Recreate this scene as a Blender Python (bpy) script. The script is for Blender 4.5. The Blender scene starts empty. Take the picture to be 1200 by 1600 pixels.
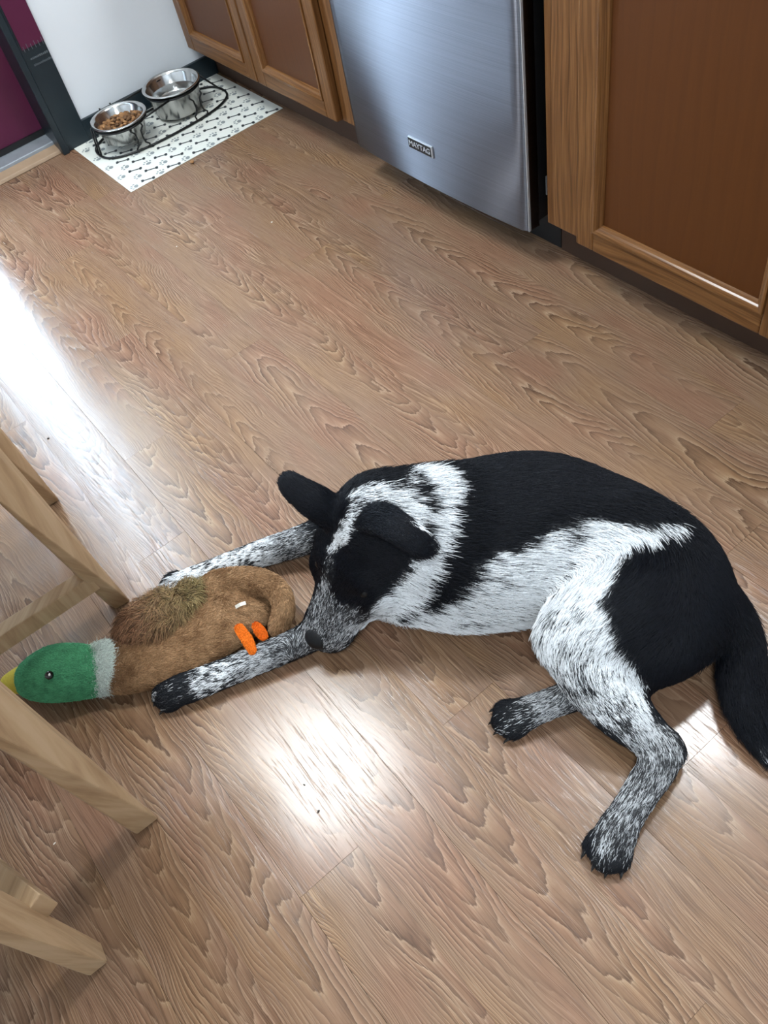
import bpy, bmesh, math, random
import numpy as np
from mathutils import Vector, Matrix
from mathutils.bvhtree import BVHTree

random.seed(7)
rng = np.random.default_rng(7)
SC = bpy.context.scene
COL = SC.collection

# ------------------------------------------------------------------ camera
F_PX = 1320.234
YAW, PITCH, ROLL = 1.1083087, 0.6739932, -0.2729130
CAM = np.array([0.0020, -1.1185, 1.1372])


def _rot(y, p, r):
    cy, sy, cp, sp, cr, sr = math.cos(y), math.sin(y), math.cos(p), math.sin(p), math.cos(r), math.sin(r)
    return (np.array([[cy, -sy, 0], [sy, cy, 0], [0, 0, 1]]) @ np.array([[1, 0, 0], [0, cp, -sp], [0, sp, cp]])
            @ np.array([[cr, -sr, 0], [sr, cr, 0], [0, 0, 1]]))


CR = _rot(YAW, PITCH, ROLL)
cam_data = bpy.data.cameras.new('camera')
cam = bpy.data.objects.new('camera', cam_data)
COL.objects.link(cam)
cam_data.sensor_fit = 'HORIZONTAL'
cam_data.sensor_width = 36.0
cam_data.lens = F_PX / 1200.0 * 36.0
cam_data.clip_start = 0.05
cam.matrix_world = Matrix.Translation(Vector(CAM)) @ Matrix(CR.tolist()).to_4x4()
SC.camera = cam

# ------------------------------------------------------------------ exposure, world, lights
SC.view_settings.view_transform = 'Standard'
SC.view_settings.look = 'None'
SC.view_settings.gamma = 1.0
SC.view_settings.use_curve_mapping = False
SC.view_settings.exposure = 0.40

world = bpy.data.worlds.new('world')
SC.world = world
world.use_nodes = True
world.node_tree.nodes['Background'].inputs[0].default_value = (0.75, 0.85, 1.0, 1)
world.node_tree.nodes['Background'].inputs[1].default_value = 0.35

LAMP_MAIN = 8.8      # round ceiling lamp over the room
LAMP_SECOND = 30.0    # small ceiling lamp near the counter wall
LAMP_FILL = 13.0     # added fill lamp behind the camera, brightens wall, cabinets and dog
DOOR_GLOW = 3.6       # strength of the glowing lite added to the door
WINDOW_GLOW = 19.0     # daylight in the patio window


# ------------------------------------------------------------------ helpers
def ray(px, py):
    d = CR @ np.array([(px - 600) / F_PX, -(py - 800) / F_PX, -1.0])
    return d


def P(px, py, z):
    """point of the place seen at this spot of the photograph, z metres above the floor"""
    d = ray(px, py)
    return CAM + d * ((z - CAM[2]) / d[2])


def new_obj(name, me, parent=None, mat=None):
    o = bpy.data.objects.new(name, me)
    COL.objects.link(o)
    if parent is not None:
        o.parent = parent
    if mat is not None and hasattr(me, 'materials') and len(me.materials) == 0:
        me.materials.append(mat)
    return o


def empty(name, loc=(0, 0, 0), rz=0.0):
    o = bpy.data.objects.new(name, None)
    COL.objects.link(o)
    o.location = loc
    o.rotation_euler = (0, 0, rz)
    o.empty_display_size = 0.05
    return o


def tag(o, label, cat, group=None):
    o['label'] = label
    o['category'] = cat
    if group:
        o['group'] = group
    return o


def struct(o, label=None):
    o['kind'] = 'structure'
    if label:
        o['label'] = label
    return o


def mesh(name, verts, faces, smooth=False):
    me = bpy.data.meshes.new(name)
    me.from_pydata([tuple(map(float, v)) for v in verts], [], [tuple(int(i) for i in f) for f in faces])
    me.update()
    if smooth:
        me.polygons.foreach_set('use_smooth', [True] * len(me.polygons))
    return me


def box_mesh(name, x0, x1, y0, y1, z0, z1, bevel=0.0, seg=2):
    bm = bmesh.new()
    bmesh.ops.create_cube(bm, size=1)
    for v in bm.verts:
        v.co = Vector((x0 + (v.co.x + .5) * (x1 - x0), y0 + (v.co.y + .5) * (y1 - y0), z0 + (v.co.z + .5) * (z1 - z0)))
    if bevel > 0:
        bmesh.ops.bevel(bm, geom=list(bm.edges), offset=bevel, segments=seg, profile=0.5, affect='EDGES')
    me = bpy.data.meshes.new(name)
    bm.to_mesh(me)
    bm.free()
    return me


def box(name, x0, x1, y0, y1, z0, z1, mat, parent=None, bevel=0.0, seg=2):
    return new_obj(name, box_mesh(name, x0, x1, y0, y1, z0, z1, bevel, seg), parent, mat)


def tube_data(pts, r, n=8, closed=False):
    pts = [np.array(p, float) for p in pts]
    m = len(pts)
    vs, fs = [], []
    prev = None
    for i, p in enumerate(pts):
        a = pts[(i - 1) % m] if (closed or i > 0) else p
        b = pts[(i + 1) % m] if (closed or i < m - 1) else p
        t = b - a
        t = t / (np.linalg.norm(t) + 1e-12)
        if prev is None:
            u = np.cross(t, [0, 0, 1.0])
            if np.linalg.norm(u) < .1:
                u = np.cross(t, [1.0, 0, 0])
        else:
            u = prev - t * (prev @ t)
        u = u / np.linalg.norm(u)
        prev = u
        w = np.cross(t, u)
        rr = r[i] if hasattr(r, '__len__') else r
        for k in range(n):
            an = 2 * math.pi * k / n
            vs.append(p + rr * (math.cos(an) * u + math.sin(an) * w))
    segs = m if closed else m - 1
    for i in range(segs):
        j = (i + 1) % m
        for k in range(n):
            k2 = (k + 1) % n
            fs.append((i * n + k, i * n + k2, j * n + k2, j * n + k))
    if not closed:
        fs.append(tuple(range(n))[::-1])
        fs.append(tuple((m - 1) * n + k for k in range(n)))
    return vs, fs


def tube(name, pts, r, mat, parent=None, n=8, closed=False):
    v, f = tube_data(pts, r, n, closed)
    return new_obj(name, mesh(name, v, f, True), parent, mat)


def lathe(name, prof, mat, parent=None, n=48, smooth=True):
    """prof: list of (r, z) from one end to the other"""
    vs, fs = [], []
    for (r, z) in prof:
        for k in range(n):
            a = 2 * math.pi * k / n
            vs.append((r * math.cos(a), r * math.sin(a), z))
    for i in range(len(prof) - 1):
        for k in range(n):
            k2 = (k + 1) % n
            fs.append((i * n + k, i * n + k2, (i + 1) * n + k2, (i + 1) * n + k))
    return new_obj(name, mesh(name, vs, fs, smooth), parent, mat)


def hull(name, pts, mat, parent=None, bevel=0.0):
    bm = bmesh.new()
    for p in pts:
        bm.verts.new(tuple(map(float, p)))
    bmesh.ops.convex_hull(bm, input=bm.verts)
    bmesh.ops.dissolve_limit(bm, angle_limit=0.02, verts=bm.verts, edges=bm.edges)
    if bevel:
        bmesh.ops.bevel(bm, geom=list(bm.edges), offset=bevel, segments=2, profile=.5, affect='EDGES')
    me = bpy.data.meshes.new(name)
    bm.to_mesh(me)
    bm.free()
    return new_obj(name, me, parent, mat)


# ------------------------------------------------------------------ materials
class NT:
    def __init__(self, name):
        self.m = bpy.data.materials.new(name)
        self.m.use_nodes = True
        self.t = self.m.node_tree
        self.b = self.t.nodes['Principled BSDF']

    def n(self, kind, **kw):
        nd = self.t.nodes.new(kind)
        for k, v in kw.items():
            setattr(nd, k, v)
        return nd

    def link(self, a, b):
        self.t.links.new(a, b)

    def val(self, sock, v):
        if isinstance(v, bpy.types.NodeSocket):
            self.link(v, sock)
        else:
            sock.default_value = v

    def math(self, op, a, b=0.0, c=None, clamp=False):
        nd = self.n('ShaderNodeMath', operation=op)
        nd.use_clamp = clamp
        self.val(nd.inputs[0], a)
        self.val(nd.inputs[1], b)
        if c is not None:
            self.val(nd.inputs[2], c)
        return nd.outputs[0]

    def comb(self, x, y, z):
        nd = self.n('ShaderNodeCombineXYZ')
        for i, v in enumerate((x, y, z)):
            self.val(nd.inputs[i], v)
        return nd.outputs[0]

    def noise(self, vec, scale=1.0, detail=2.0, rough=0.5, dist=0.0):
        nd = self.n('ShaderNodeTexNoise')
        self.link(vec, nd.inputs['Vector'])
        nd.inputs['Scale'].default_value = scale
        nd.inputs['Detail'].default_value = detail
        nd.inputs['Roughness'].default_value = rough
        nd.inputs['Distortion'].default_value = dist
        return nd.outputs[0]

    def ramp(self, fac, stops, interp='LINEAR'):
        nd = self.n('ShaderNodeValToRGB')
        nd.color_ramp.interpolation = interp
        e = nd.color_ramp.elements
        while len(e) < len(stops):
            e.new(0.5)
        for i, (p, c) in enumerate(stops):
            e[i].position = p
            e[i].color = (*c, 1) if len(c) == 3 else c
        self.link(fac, nd.inputs[0])
        return nd.outputs[0]

    def mix(self, fac, a, b, mode='MIX'):
        nd = self.n('ShaderNodeMix', data_type='RGBA', blend_type=mode)
        self.val(nd.inputs[0], fac)
        self.val(nd.inputs[6], a if isinstance(a, bpy.types.NodeSocket) else (*a, 1))
        self.val(nd.inputs[7], b if isinstance(b, bpy.types.NodeSocket) else (*b, 1))
        return nd.outputs[2]

    def bump(self, h, strength=0.2, dist=0.001):
        nd = self.n('ShaderNodeBump')
        nd.inputs['Strength'].default_value = strength
        nd.inputs['Distance'].default_value = dist
        self.link(h, nd.inputs['Height'])
        self.link(nd.outputs[0], self.b.inputs['Normal'])

    def set(self, **kw):
        for k, v in kw.items():
            self.val(self.b.inputs[k.replace('_', ' ')], v)
        return self


def srgb(r, g, b):
    f = lambda c: (c / 255 / 12.92) if c / 255 <= 0.04045 else ((c / 255 + 0.055) / 1.055) ** 2.4
    return (f(r), f(g), f(b))


def plain(name, col, rough=0.5, metal=0.0, spec=0.5, var=0.06, scale=30.0):
    m = NT(name)
    co = m.n('ShaderNodeTexCoord').outputs['Object']
    nz = m.noise(co, scale, 3)
    dark = tuple(c * (1 - var) for c in col)
    lite = tuple(min(1, c * (1 + var)) for c in col)
    m.link(m.ramp(nz, [(0.3, dark), (0.7, lite)]), m.b.inputs['Base Color'])
    m.set(Roughness=rough, Metallic=metal)
    m.b.inputs['Specular IOR Level'].default_value = spec
    return m.m


def floor_material():
    m = NT('laminate_oak')
    oi = m.n('ShaderNodeObjectInfo')
    r = oi.outputs['Random']
    sep = m.n('ShaderNodeSeparateXYZ')
    m.link(m.n('ShaderNodeTexCoord').outputs['Object'], sep.inputs[0])
    x, y = sep.outputs[0], sep.outputs[1]
    r2 = m.math('FRACT', m.math('MULTIPLY', r, 17.31))
    r3 = m.math('FRACT', m.math('MULTIPLY', r, 53.77))
    r4 = m.math('FRACT', m.math('MULTIPLY', r, 131.9))
    off = m.math('MULTIPLY', r, 90.0)
    # slow waviness of the grain along the board
    slow = m.noise(m.comb(m.math('ADD', m.math('MULTIPLY', x, 3.0), off), m.math('MULTIPLY', y, 9.0), off), 1.0, 2, .5)
    wob = m.noise(m.comb(m.math('ADD', m.math('MULTIPLY', x, 10.0), off), m.math('MULTIPLY', y, 34.0), off), 1.0, 2, .5)
    ser = m.noise(m.comb(m.math('ADD', m.math('MULTIPLY', x, 45.0), off), m.math('MULTIPLY', y, 190.0), off), 1.0, 2, .55)
    yc = m.math('ADD', y, m.math('MULTIPLY', m.math('SUBTRACT', r2, .5), 0.115))
    yc = m.math('ADD', yc, m.math('MULTIPLY', m.math('SUBTRACT', slow, .5), 0.085))
    sgn = m.math('SUBTRACT', m.math('MULTIPLY', m.math('GREATER_THAN', r3, .28), 2.0), 1.0)
    f = m.math('ADD', m.math('MULTIPLY', x, sgn), m.math('MULTIPLY', m.math('MULTIPLY', yc, yc), 150.0))
    f = m.math('ADD', f, m.math('MULTIPLY', slow, 0.22))
    f = m.math('ADD', f, m.math('MULTIPLY', wob, 0.12))
    f = m.math('ADD', f, m.math('MULTIPLY', ser, 0.030))
    f = m.math('MULTIPLY', f, m.math('ADD', 13.0, m.math('MULTIPLY', r4, 7.0)))
    t = m.math('FRACT', f)
    ringcol = m.ramp(t, [(0.0, srgb(164, 139, 116)), (0.08, srgb(151, 124, 100)), (0.30, srgb(136, 106, 84)), (0.62, srgb(124, 96, 75)),
                         (0.84, srgb(101, 76, 58)), (0.945, srgb(74, 54, 40)), (1.0, srgb(139, 112, 90))])
    base = m.mix(m.math('MULTIPLY', r4, .25), srgb(133, 106, 85), srgb(120, 93, 75))
    amt = m.noise(m.comb(m.math('ADD', m.math('MULTIPLY', x, 4.0), off), m.math('MULTIPLY', y, 14.0), off), 1.0, 1, .5)
    amt = m.math('MULTIPLY', m.math('SUBTRACT', amt, 0.22), 2.1, clamp=True)
    col = m.mix(amt, base, ringcol)
    # fine pores: short dashes running with the board
    por = m.noise(m.comb(m.math('ADD', m.math('MULTIPLY', x, 16.0), off), m.math('MULTIPLY', m.math('ADD', y, m.math('MULTIPLY', slow, .03)), 430.0), off), 1.0, 3, .65)
    pm = m.math('MULTIPLY', m.math('SUBTRACT', por, .56), 5.0, clamp=True)
    col = m.mix(m.math('MULTIPLY', pm, .62), col, srgb(77, 55, 41))
    lm = m.math('MULTIPLY', m.math('SUBTRACT', .42, por), 5.0, clamp=True)
    col = m.mix(m.math('MULTIPLY', lm, .52), col, srgb(162, 138, 115))
    # long thin lines of the straight grain
    ln_n = m.noise(m.comb(m.math('ADD', m.math('MULTIPLY', x, 2.6), m.math('MULTIPLY', off, 1.3)), m.math('MULTIPLY', m.math('ADD', y, m.math('MULTIPLY', slow, .06)), 150.0), off), 1.0, 3, .6)
    dl = m.math('SUBTRACT', 1.0, m.math('MULTIPLY', m.math('ABSOLUTE', m.math('SUBTRACT', ln_n, .53)), 26.0), clamp=True)
    col = m.mix(m.math('MULTIPLY', dl, m.math('ADD', .25, m.math('MULTIPLY', r3, .4))), col, srgb(84, 61, 45))
    ll = m.math('SUBTRACT', 1.0, m.math('MULTIPLY', m.math('ABSOLUTE', m.math('SUBTRACT', ln_n, .585)), 34.0), clamp=True)
    col = m.mix(m.math('MULTIPLY', ll, m.math('ADD', .15, m.math('MULTIPLY', r3, .35))), col, srgb(180, 152, 126))
    # slow colour drift, slightly redder and yellower zones
    dr = m.noise(m.comb(m.math('ADD', m.math('MULTIPLY', x, 5.0), m.math('MULTIPLY', off, 1.7)), m.math('MULTIPLY', y, 11.0), off), 1.0, 1, .5)
    tint = m.ramp(dr, [(0.30, srgb(245, 218, 214)), (0.50, (0.92, 0.91, 0.90)), (0.70, srgb(255, 246, 215))])
    col = m.mix(.45, col, m.mix(1.0, col, tint, 'MULTIPLY'))
    m.link(col, m.b.inputs['Base Color'])
    rg = m.math('ADD', .19, m.math('MULTIPLY', m.math('ADD', pm, m.math('MULTIPLY', wob, .4)), .10))
    m.link(rg, m.b.inputs['Roughness'])
    m.b.inputs['Specular IOR Level'].default_value = 0.5
    h = m.math('SUBTRACT', m.math('MULTIPLY', t, -.5), m.math('MULTIPLY', pm, 1.0))
    m.bump(h, 0.22, 0.0004)
    return m.m


def grain_material(name, light, mid, dark, axis='z', freq=120.0, rough=.38, amp=.8, cath=0.0):
    """timber: fine streaks along one axis of the part"""
    m = NT(name)
    oi = m.n('ShaderNodeObjectInfo')
    off = m.math('MULTIPLY', oi.outputs['Random'], 40.0)
    sep = m.n('ShaderNodeSeparateXYZ')
    m.link(m.n('ShaderNodeTexCoord').outputs['Object'], sep.inputs[0])
    c = {'x': 0, 'y': 1, 'z': 2}
    a = sep.outputs[c[axis]]
    others = [sep.outputs[i] for i in range(3) if i != c[axis]]
    across = m.math('ADD', others[0], m.math('MULTIPLY', others[1], .83))
    slow = m.noise(m.comb(m.math('ADD', m.math('MULTIPLY', a, 2.2), off), m.math('MULTIPLY', across, 12.0), off), 1.0, 2, .5)
    st = m.noise(m.comb(m.math('ADD', m.math('MULTIPLY', a, 7.0), off), m.math('MULTIPLY', m.math('ADD', across, m.math('MULTIPLY', slow, .04)), freq * 2.2), off), 1.0, 3, .6)
    ring = m.math('FRACT', m.math('MULTIPLY', m.math('ADD', m.math('ADD', across, m.math('MULTIPLY', slow, .05 + cath)), m.math('MULTIPLY', a, .02 + cath)), freq * .55))
    rc = m.ramp(ring, [(0.0, light), (0.6, mid), (0.92, dark), (1.0, mid)])
    col = m.mix(amp * .6, mid, rc)
    sc = m.ramp(st, [(0.32, dark), (0.5, mid), (0.68, light)])
    col = m.mix(amp * .6, col, sc)
    m.link(col, m.b.inputs['Base Color'])
    m.set(Roughness=rough)
    m.b.inputs['Specular IOR Level'].default_value = .3
    m.bump(st, .18, .0006)
    return m.m


M_FLOOR = floor_material()
OAK_L, OAK_M, OAK_D = srgb(138, 97, 58), srgb(108, 71, 38), srgb(66, 39, 17)
M_OAK = grain_material('cabinet_oak_upright', OAK_L, OAK_M, OAK_D, 'z', 120, .36)
M_OAKX = grain_material('cabinet_oak_crosswise', OAK_L, OAK_M, OAK_D, 'x', 120, .36)
M_MOULD = grain_material('moulding_oak_upright', OAK_L, OAK_M, OAK_D, 'z', 120, .2)
M_MOULDX = grain_material('moulding_oak_crosswise', OAK_L, OAK_M, OAK_D, 'x', 120, .2)
M_OAKP = grain_material('cabinet_panel_veneer', srgb(90, 51, 18), srgb(84, 46, 16), srgb(74, 39, 12), 'z', 60, .42, .4)
M_PINE = grain_material('stool_pine', srgb(204, 176, 142), srgb(184, 154, 118), srgb(140, 108, 76), 'z', 42, .5, .85, .03)
M_TOE = plain('toe_kick_brown', srgb(72, 50, 36), .6)
M_WHITE = plain('white_paint', srgb(226, 232, 238), .55, var=.02, scale=6)
M_CEIL = plain('ceiling_paint', srgb(235, 235, 232), .8, var=.02)
M_DARKTRIM = plain('dark_teal_trim', srgb(27, 40, 47), .35, var=.12, scale=20)
M_PLUM = plain('plum_paint', srgb(80, 20, 54), .45, var=.08, scale=8)
M_BLACK = plain('black_metal', srgb(16, 17, 19), .38, .2)
M_BLACKP = plain('black_plastic', srgb(14, 15, 17), .5)
M_THRESH = plain('threshold_metal', srgb(170, 178, 186), .35, .6)
M_THRESHW = plain('threshold_timber', srgb(158, 134, 110), .45)
M_COUNTER = plain('counter_laminate', srgb(150, 145, 138), .35, var=.2, scale=120)
M_MAT = plain('mat_vinyl', srgb(226, 228, 220), .42, var=.03, scale=12)
M_PRINTD = plain('print_dark', srgb(52, 58, 62), .5)
M_PRINTG = plain('print_grey', srgb(140, 147, 148), .5)
M_LETTER = plain('raised_silver', srgb(205, 210, 216), .3, .6)
M_FAINT = plain('faint_lettering', srgb(84, 92, 98), .6)


def steel_material():
    m = NT('brushed_steel')
    co = m.n('ShaderNodeTexCoord').outputs['Object']
    mp = m.n('ShaderNodeMapping')
    mp.inputs['Scale'].default_value = (3, 3, 900)
    m.link(co, mp.inputs[0])
    nz = m.noise(mp.outputs[0], 1.0, 3, .6)
    m.link(m.ramp(nz, [(0.3, srgb(112, 114, 122)), (0.7, srgb(126, 128, 137))]), m.b.inputs['Base Color'])
    m.set(Metallic=1.0, Roughness=.47, Anisotropic=1.0)
    m.b.inputs['Anisotropic Rotation'].default_value = .25
    tg = m.n('ShaderNodeTangent', direction_type='RADIAL', axis='Z')
    m.link(tg.outputs[0], m.b.inputs['Tangent'])
    return m.m


def polished_material():
    m = NT('polished_steel')
    co = m.n('ShaderNodeTexCoord').outputs['Object']
    nz = m.noise(co, 60, 2)
    m.link(m.ramp(nz, [(0.3, (.56, .56, .55)), (0.7, (.66, .66, .65))]), m.b.inputs['Base Color'])
    m.set(Metallic=1.0, Roughness=.16)
    return m.m


M_STEEL = steel_material()
M_BOWL = polished_material()
M_BOWLOUT = plain('bowl_satin_outside', (.40, .40, .39), .22, 1.0)


def emit_material(name, col, strength):
    m = NT(name)
    co = m.n('ShaderNodeTexCoord').outputs['Object']
    nz = m.noise(co, 2.0, 1)
    m.link(m.ramp(nz, [(0.3, tuple(c * .95 for c in col)), (0.7, col)]), m.b.inputs['Emission Color'])
    m.b.inputs['Emission Strength'].default_value = strength
    m.set(Roughness=.4)
    m.b.inputs['Base Color'].default_value = (.8, .8, .8, 1)
    return m.m


# ================================================================== SETTING
XW = -2.53        # plane of the white wall
YF = -0.060       # cabinet face frames
ZK = 0.108        # toe kick height
XR, YN, YB, H = 1.5, -3.0, 0.56, 2.44

# floor with strips -----------------------------------------------------------
floor = struct(box('floor', XW - .5, XR, YN, YB, -0.030, -0.008, plain('subfloor', srgb(70, 50, 38), .8)),
               'oak laminate floor of staggered strips')
SW = 0.0975
row_y = -0.991 + SW * 0
rows = range(-20, 11)
plank_cache = {}
fixed = {  # joints read from the photograph, by strip row
    3: [-1.367, -0.19], 2: [-2.02, -0.86], -1: [-1.04, 0.12], 4: [-2.2, -0.74], 5: [-1.83, -0.63], 6: [-1.52, -0.36],
    7: [-2.1, -0.93], 1: [-1.62, -0.45], 0: [-2.25, -1.28, 0.0], -2: [-1.55, -0.40], -3: [-0.95, 0.2], -4: [-1.4, -0.1]}
PW = 0.0
for k in rows:
    y0 = row_y + k * SW
    y1 = y0 + SW
    gap0 = 0.0002 if k % 2 == 0 else 0.00008
    gap1 = 0.0002 if (k + 1) % 2 == 0 else 0.00008
    if y0 > 0.1:
        continue
    js = list(fixed.get(k, []))
    if not js:
        js = [random.uniform(-1.9, -1.3)]
    while js[0] > XW + 1.0:
        js.insert(0, js[0] - random.uniform(.75, 1.18))
    while js[-1] < XR - 1.0:
        js.append(js[-1] + random.uniform(.75, 1.18))
    xs = [XW] + [j for j in js if XW + .1 < j < XR - .1] + [XR]
    for a, b in zip(xs[:-1], xs[1:]):
        L = b - a
        key = (round(L, 3), k % 2)
        if key not in plank_cache:
            g = 0.00012
            bv = 0.00012
            hx, hy0, hy1 = L / 2 - g, -SW / 2 + gap0, SW / 2 - gap1
            vs = []
            for (ins, z) in ((0, -0.008), (0, -bv), (bv, 0.0)):
                vs += [(-hx + ins, hy0 + ins * (gap0 > .0001), z), (hx - ins, hy0 + ins * (gap0 > .0001), z),
                       (hx - ins, hy1 - ins * (gap1 > .0001), z), (-hx + ins, hy1 - ins * (gap1 > .0001), z)]
            fs = [(8, 9, 10, 11)]
            for l in (0, 4):
                for q in range(4):
                    fs.append((l + q, l + (q + 1) % 4, l + 4 + (q + 1) % 4, l + 4 + q))
            me = mesh('plank', vs, fs)
            me.materials.append(M_FLOOR)
            plank_cache[key] = me
        o = new_obj('plank', plank_cache[key], floor)
        o.location = ((a + b) / 2, (y0 + y1) / 2, 0)

# walls -----------------------------------------------------------------------
struct(box('ceiling', XW - .1, XR + .1, YN - .1, YB + .1, H, H + .08, M_CEIL), 'white ceiling above the kitchen')
struct(box('wall_back', XW, XR, YB, YB + .1, -.03, H, M_WHITE), 'white wall behind the base cabinets')
struct(box('wall_right', XR, XR + .1, YN, YB, -.03, H, M_WHITE), 'white wall out of view at the right')
struct(box('wall_front', XW, XR, YN - .1, YN, -.03, H, M_WHITE), 'white wall behind the camera')
struct(box('wall_left', XW - .1, XW, -0.462, YB, -.03, H, M_WHITE), 'white painted wall behind the dog bowls')
struct(box('baseboard_left', XW, XW + .012, -0.462, -0.002, 0, .060, M_DARKTRIM, bevel=.002), 'dark teal baseboard along the white wall')

# dark casing post with plum upper field and two faint text lines
tr = struct(empty('trim_1', (XW, -.50, 0)), 'dark door casing with plum upper field beside the white wall')
box('casing_board', -.10, .014, -.038, .040, 0, 2.1, M_DARKTRIM, tr, .003)
box('casing_edge', -.10, .022, -.052, -.032, 0, 2.1, M_DARKTRIM, tr, .003)
box('plum_field', .0145, .0165, -.026, .039, .285, 2.09, M_PLUM, tr)
for i in range(6):
    box('pale_tick', .0165, .0172, -.022 + i * .011, -.0205 + i * .011, .278, .292 + .004 * (i % 2), M_FAINT, tr)
for j, (w0, w1, zz) in enumerate(((-.016, .036, .255), (-.014, .037, .238))):
    u = w0
    while u < w1:
        wv = random.uniform(.002, .0045)
        box('letter_stroke', .0145, .0150, u, u + wv, zz, zz + random.uniform(.004, .006), M_FAINT, tr)
        u += wv + .0014

# plum door with its threshold
d1 = struct(empty('door_1', (XW - .085, -.55, 0)), 'plum painted door left of the dark casing')
box('door_leaf', -.04, 0.0, -.30, .0, .046, .86, M_PLUM, d1, .002)
box('door_leaf', -.04, 0.0, -.30, .0, 1.90, 2.08, M_PLUM, d1, .002)
box('door_leaf', -.04, 0.0, -.30, -.27, .86, 1.90, M_PLUM, d1, .002)
box('door_leaf', -.04, 0.0, -.115, .0, .86, 1.90, M_PLUM, d1, .002)
box('sheen_lite', -.025, -.015, -.27, -.115, .86, 1.90, emit_material('door_sheen_glow', (.80, 1.0, .98), DOOR_GLOW), d1)  # unseen glowing pane added for sheen on floor and dishwasher
box('door_sweep', -.004, .006, -.30, .0, .034, .05, M_BLACKP, d1)
t2 = struct(empty('trim_2', (XW, -.55, 0)), 'pale metal and timber threshold under the plum door')
hull('sill_strip', [(-.095, -.30, 0), (-.095, .012, 0), (-.095, -.30, .036), (-.095, .012, .036), (-.036, -.30, .026), (-.036, .012, .026), (-.032, -.30, 0), (-.032, .012, 0)], M_THRESH, t2, .002)
hull('timber_strip', [(-.034, -.30, 0), (-.034, .012, 0), (-.034, -.30, .018), (-.034, .012, .018), (-.004, -.30, .010), (-.004, .012, .010), (0, -.30, 0), (0, .012, 0)], M_THRESHW, t2, .002)
# wall piece and patio window left of the door (out of the frame, seen in the floor's shine)
WY0, WY1, WZ0, WZ1 = -1.08, -0.865, 0.14, 1.96
struct(box('wall_side', XW - .1, XW, WY1, -.85, -.03, H, M_WHITE), 'narrow white wall strip between door and sidelight')
struct(box('wall_side', XW - .1, XW, YN, WY0, -.03, H, M_WHITE), 'white wall beyond the sidelight window')
struct(box('wall_side', XW - .1, XW, WY0, WY1, -.03, WZ0, M_WHITE), 'white wall under the sidelight window')
struct(box('wall_side', XW - .1, XW, WY0, WY1, WZ1, H, M_WHITE), 'white wall over the sidelight window')
struct(box('wall_side', XW - .1, XW, -.85, -.462, 2.1, H, M_WHITE), 'white wall over the plum door')
w1 = struct(empty('window_1', (XW, (WY0 + WY1) / 2, 0)), 'bright narrow sidelight window beside the plum door')
M_GLOW = emit_material('daylight_pane', (0.62, 0.82, 1.0), WINDOW_GLOW)
hwn = (WY1 - WY0) / 2
pane_z = [WZ0, .75, 1.36, WZ1]
for i in range(3):
    box('pane', -.05, -.04, -hwn + .02, hwn - .02, pane_z[i] + .01, pane_z[i + 1] - .01, M_GLOW, w1)
for yy in (-hwn, hwn - .02):
    box('window_frame', -.07, .010, yy, yy + .02, WZ0, WZ1, M_WHITE, w1, .003)
for zz in (WZ0, .74, 1.35, WZ1 - .02):
    box('window_frame', -.07, .010, -hwn + .02, hwn - .02, zz, zz + .02, M_WHITE, w1, .003)


# ceiling lamps -----------------------------------------------------------------
def ceiling_lamp(label, x, y, r, strength, col):
    root = tag(empty('ceiling_lamp', (x, y, H)), label, 'lamp', 'ceiling lamps')
    lathe('rim', [(r, 0), (r + .02, 0), (r + .02, -.05), (r, -.055), (r - .004, -.05), (r - .004, 0)], M_LETTER, root)
    lathe('diffuser', [(0.001, -.075), (r * .4, -.073), (r * .75, -.066), (r * .93, -.056), (r - .004, -.045)],
          emit_material('lamp_glass', col, strength), root)
    return root


ceiling_lamp('wide round white ceiling lamp above the dog', -1.61, -.94, .30, LAMP_MAIN * 4, (.93, .98, 1.0))
ceiling_lamp('round white ceiling lamp near the counter wall', -.74, .36, .15, LAMP_SECOND * 4, (.95, .98, 1.0))
ceiling_lamp('round fill lamp added on the ceiling behind the camera', .50, -1.50, .22, LAMP_FILL * 4, (.90, .97, 1.0))


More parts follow.
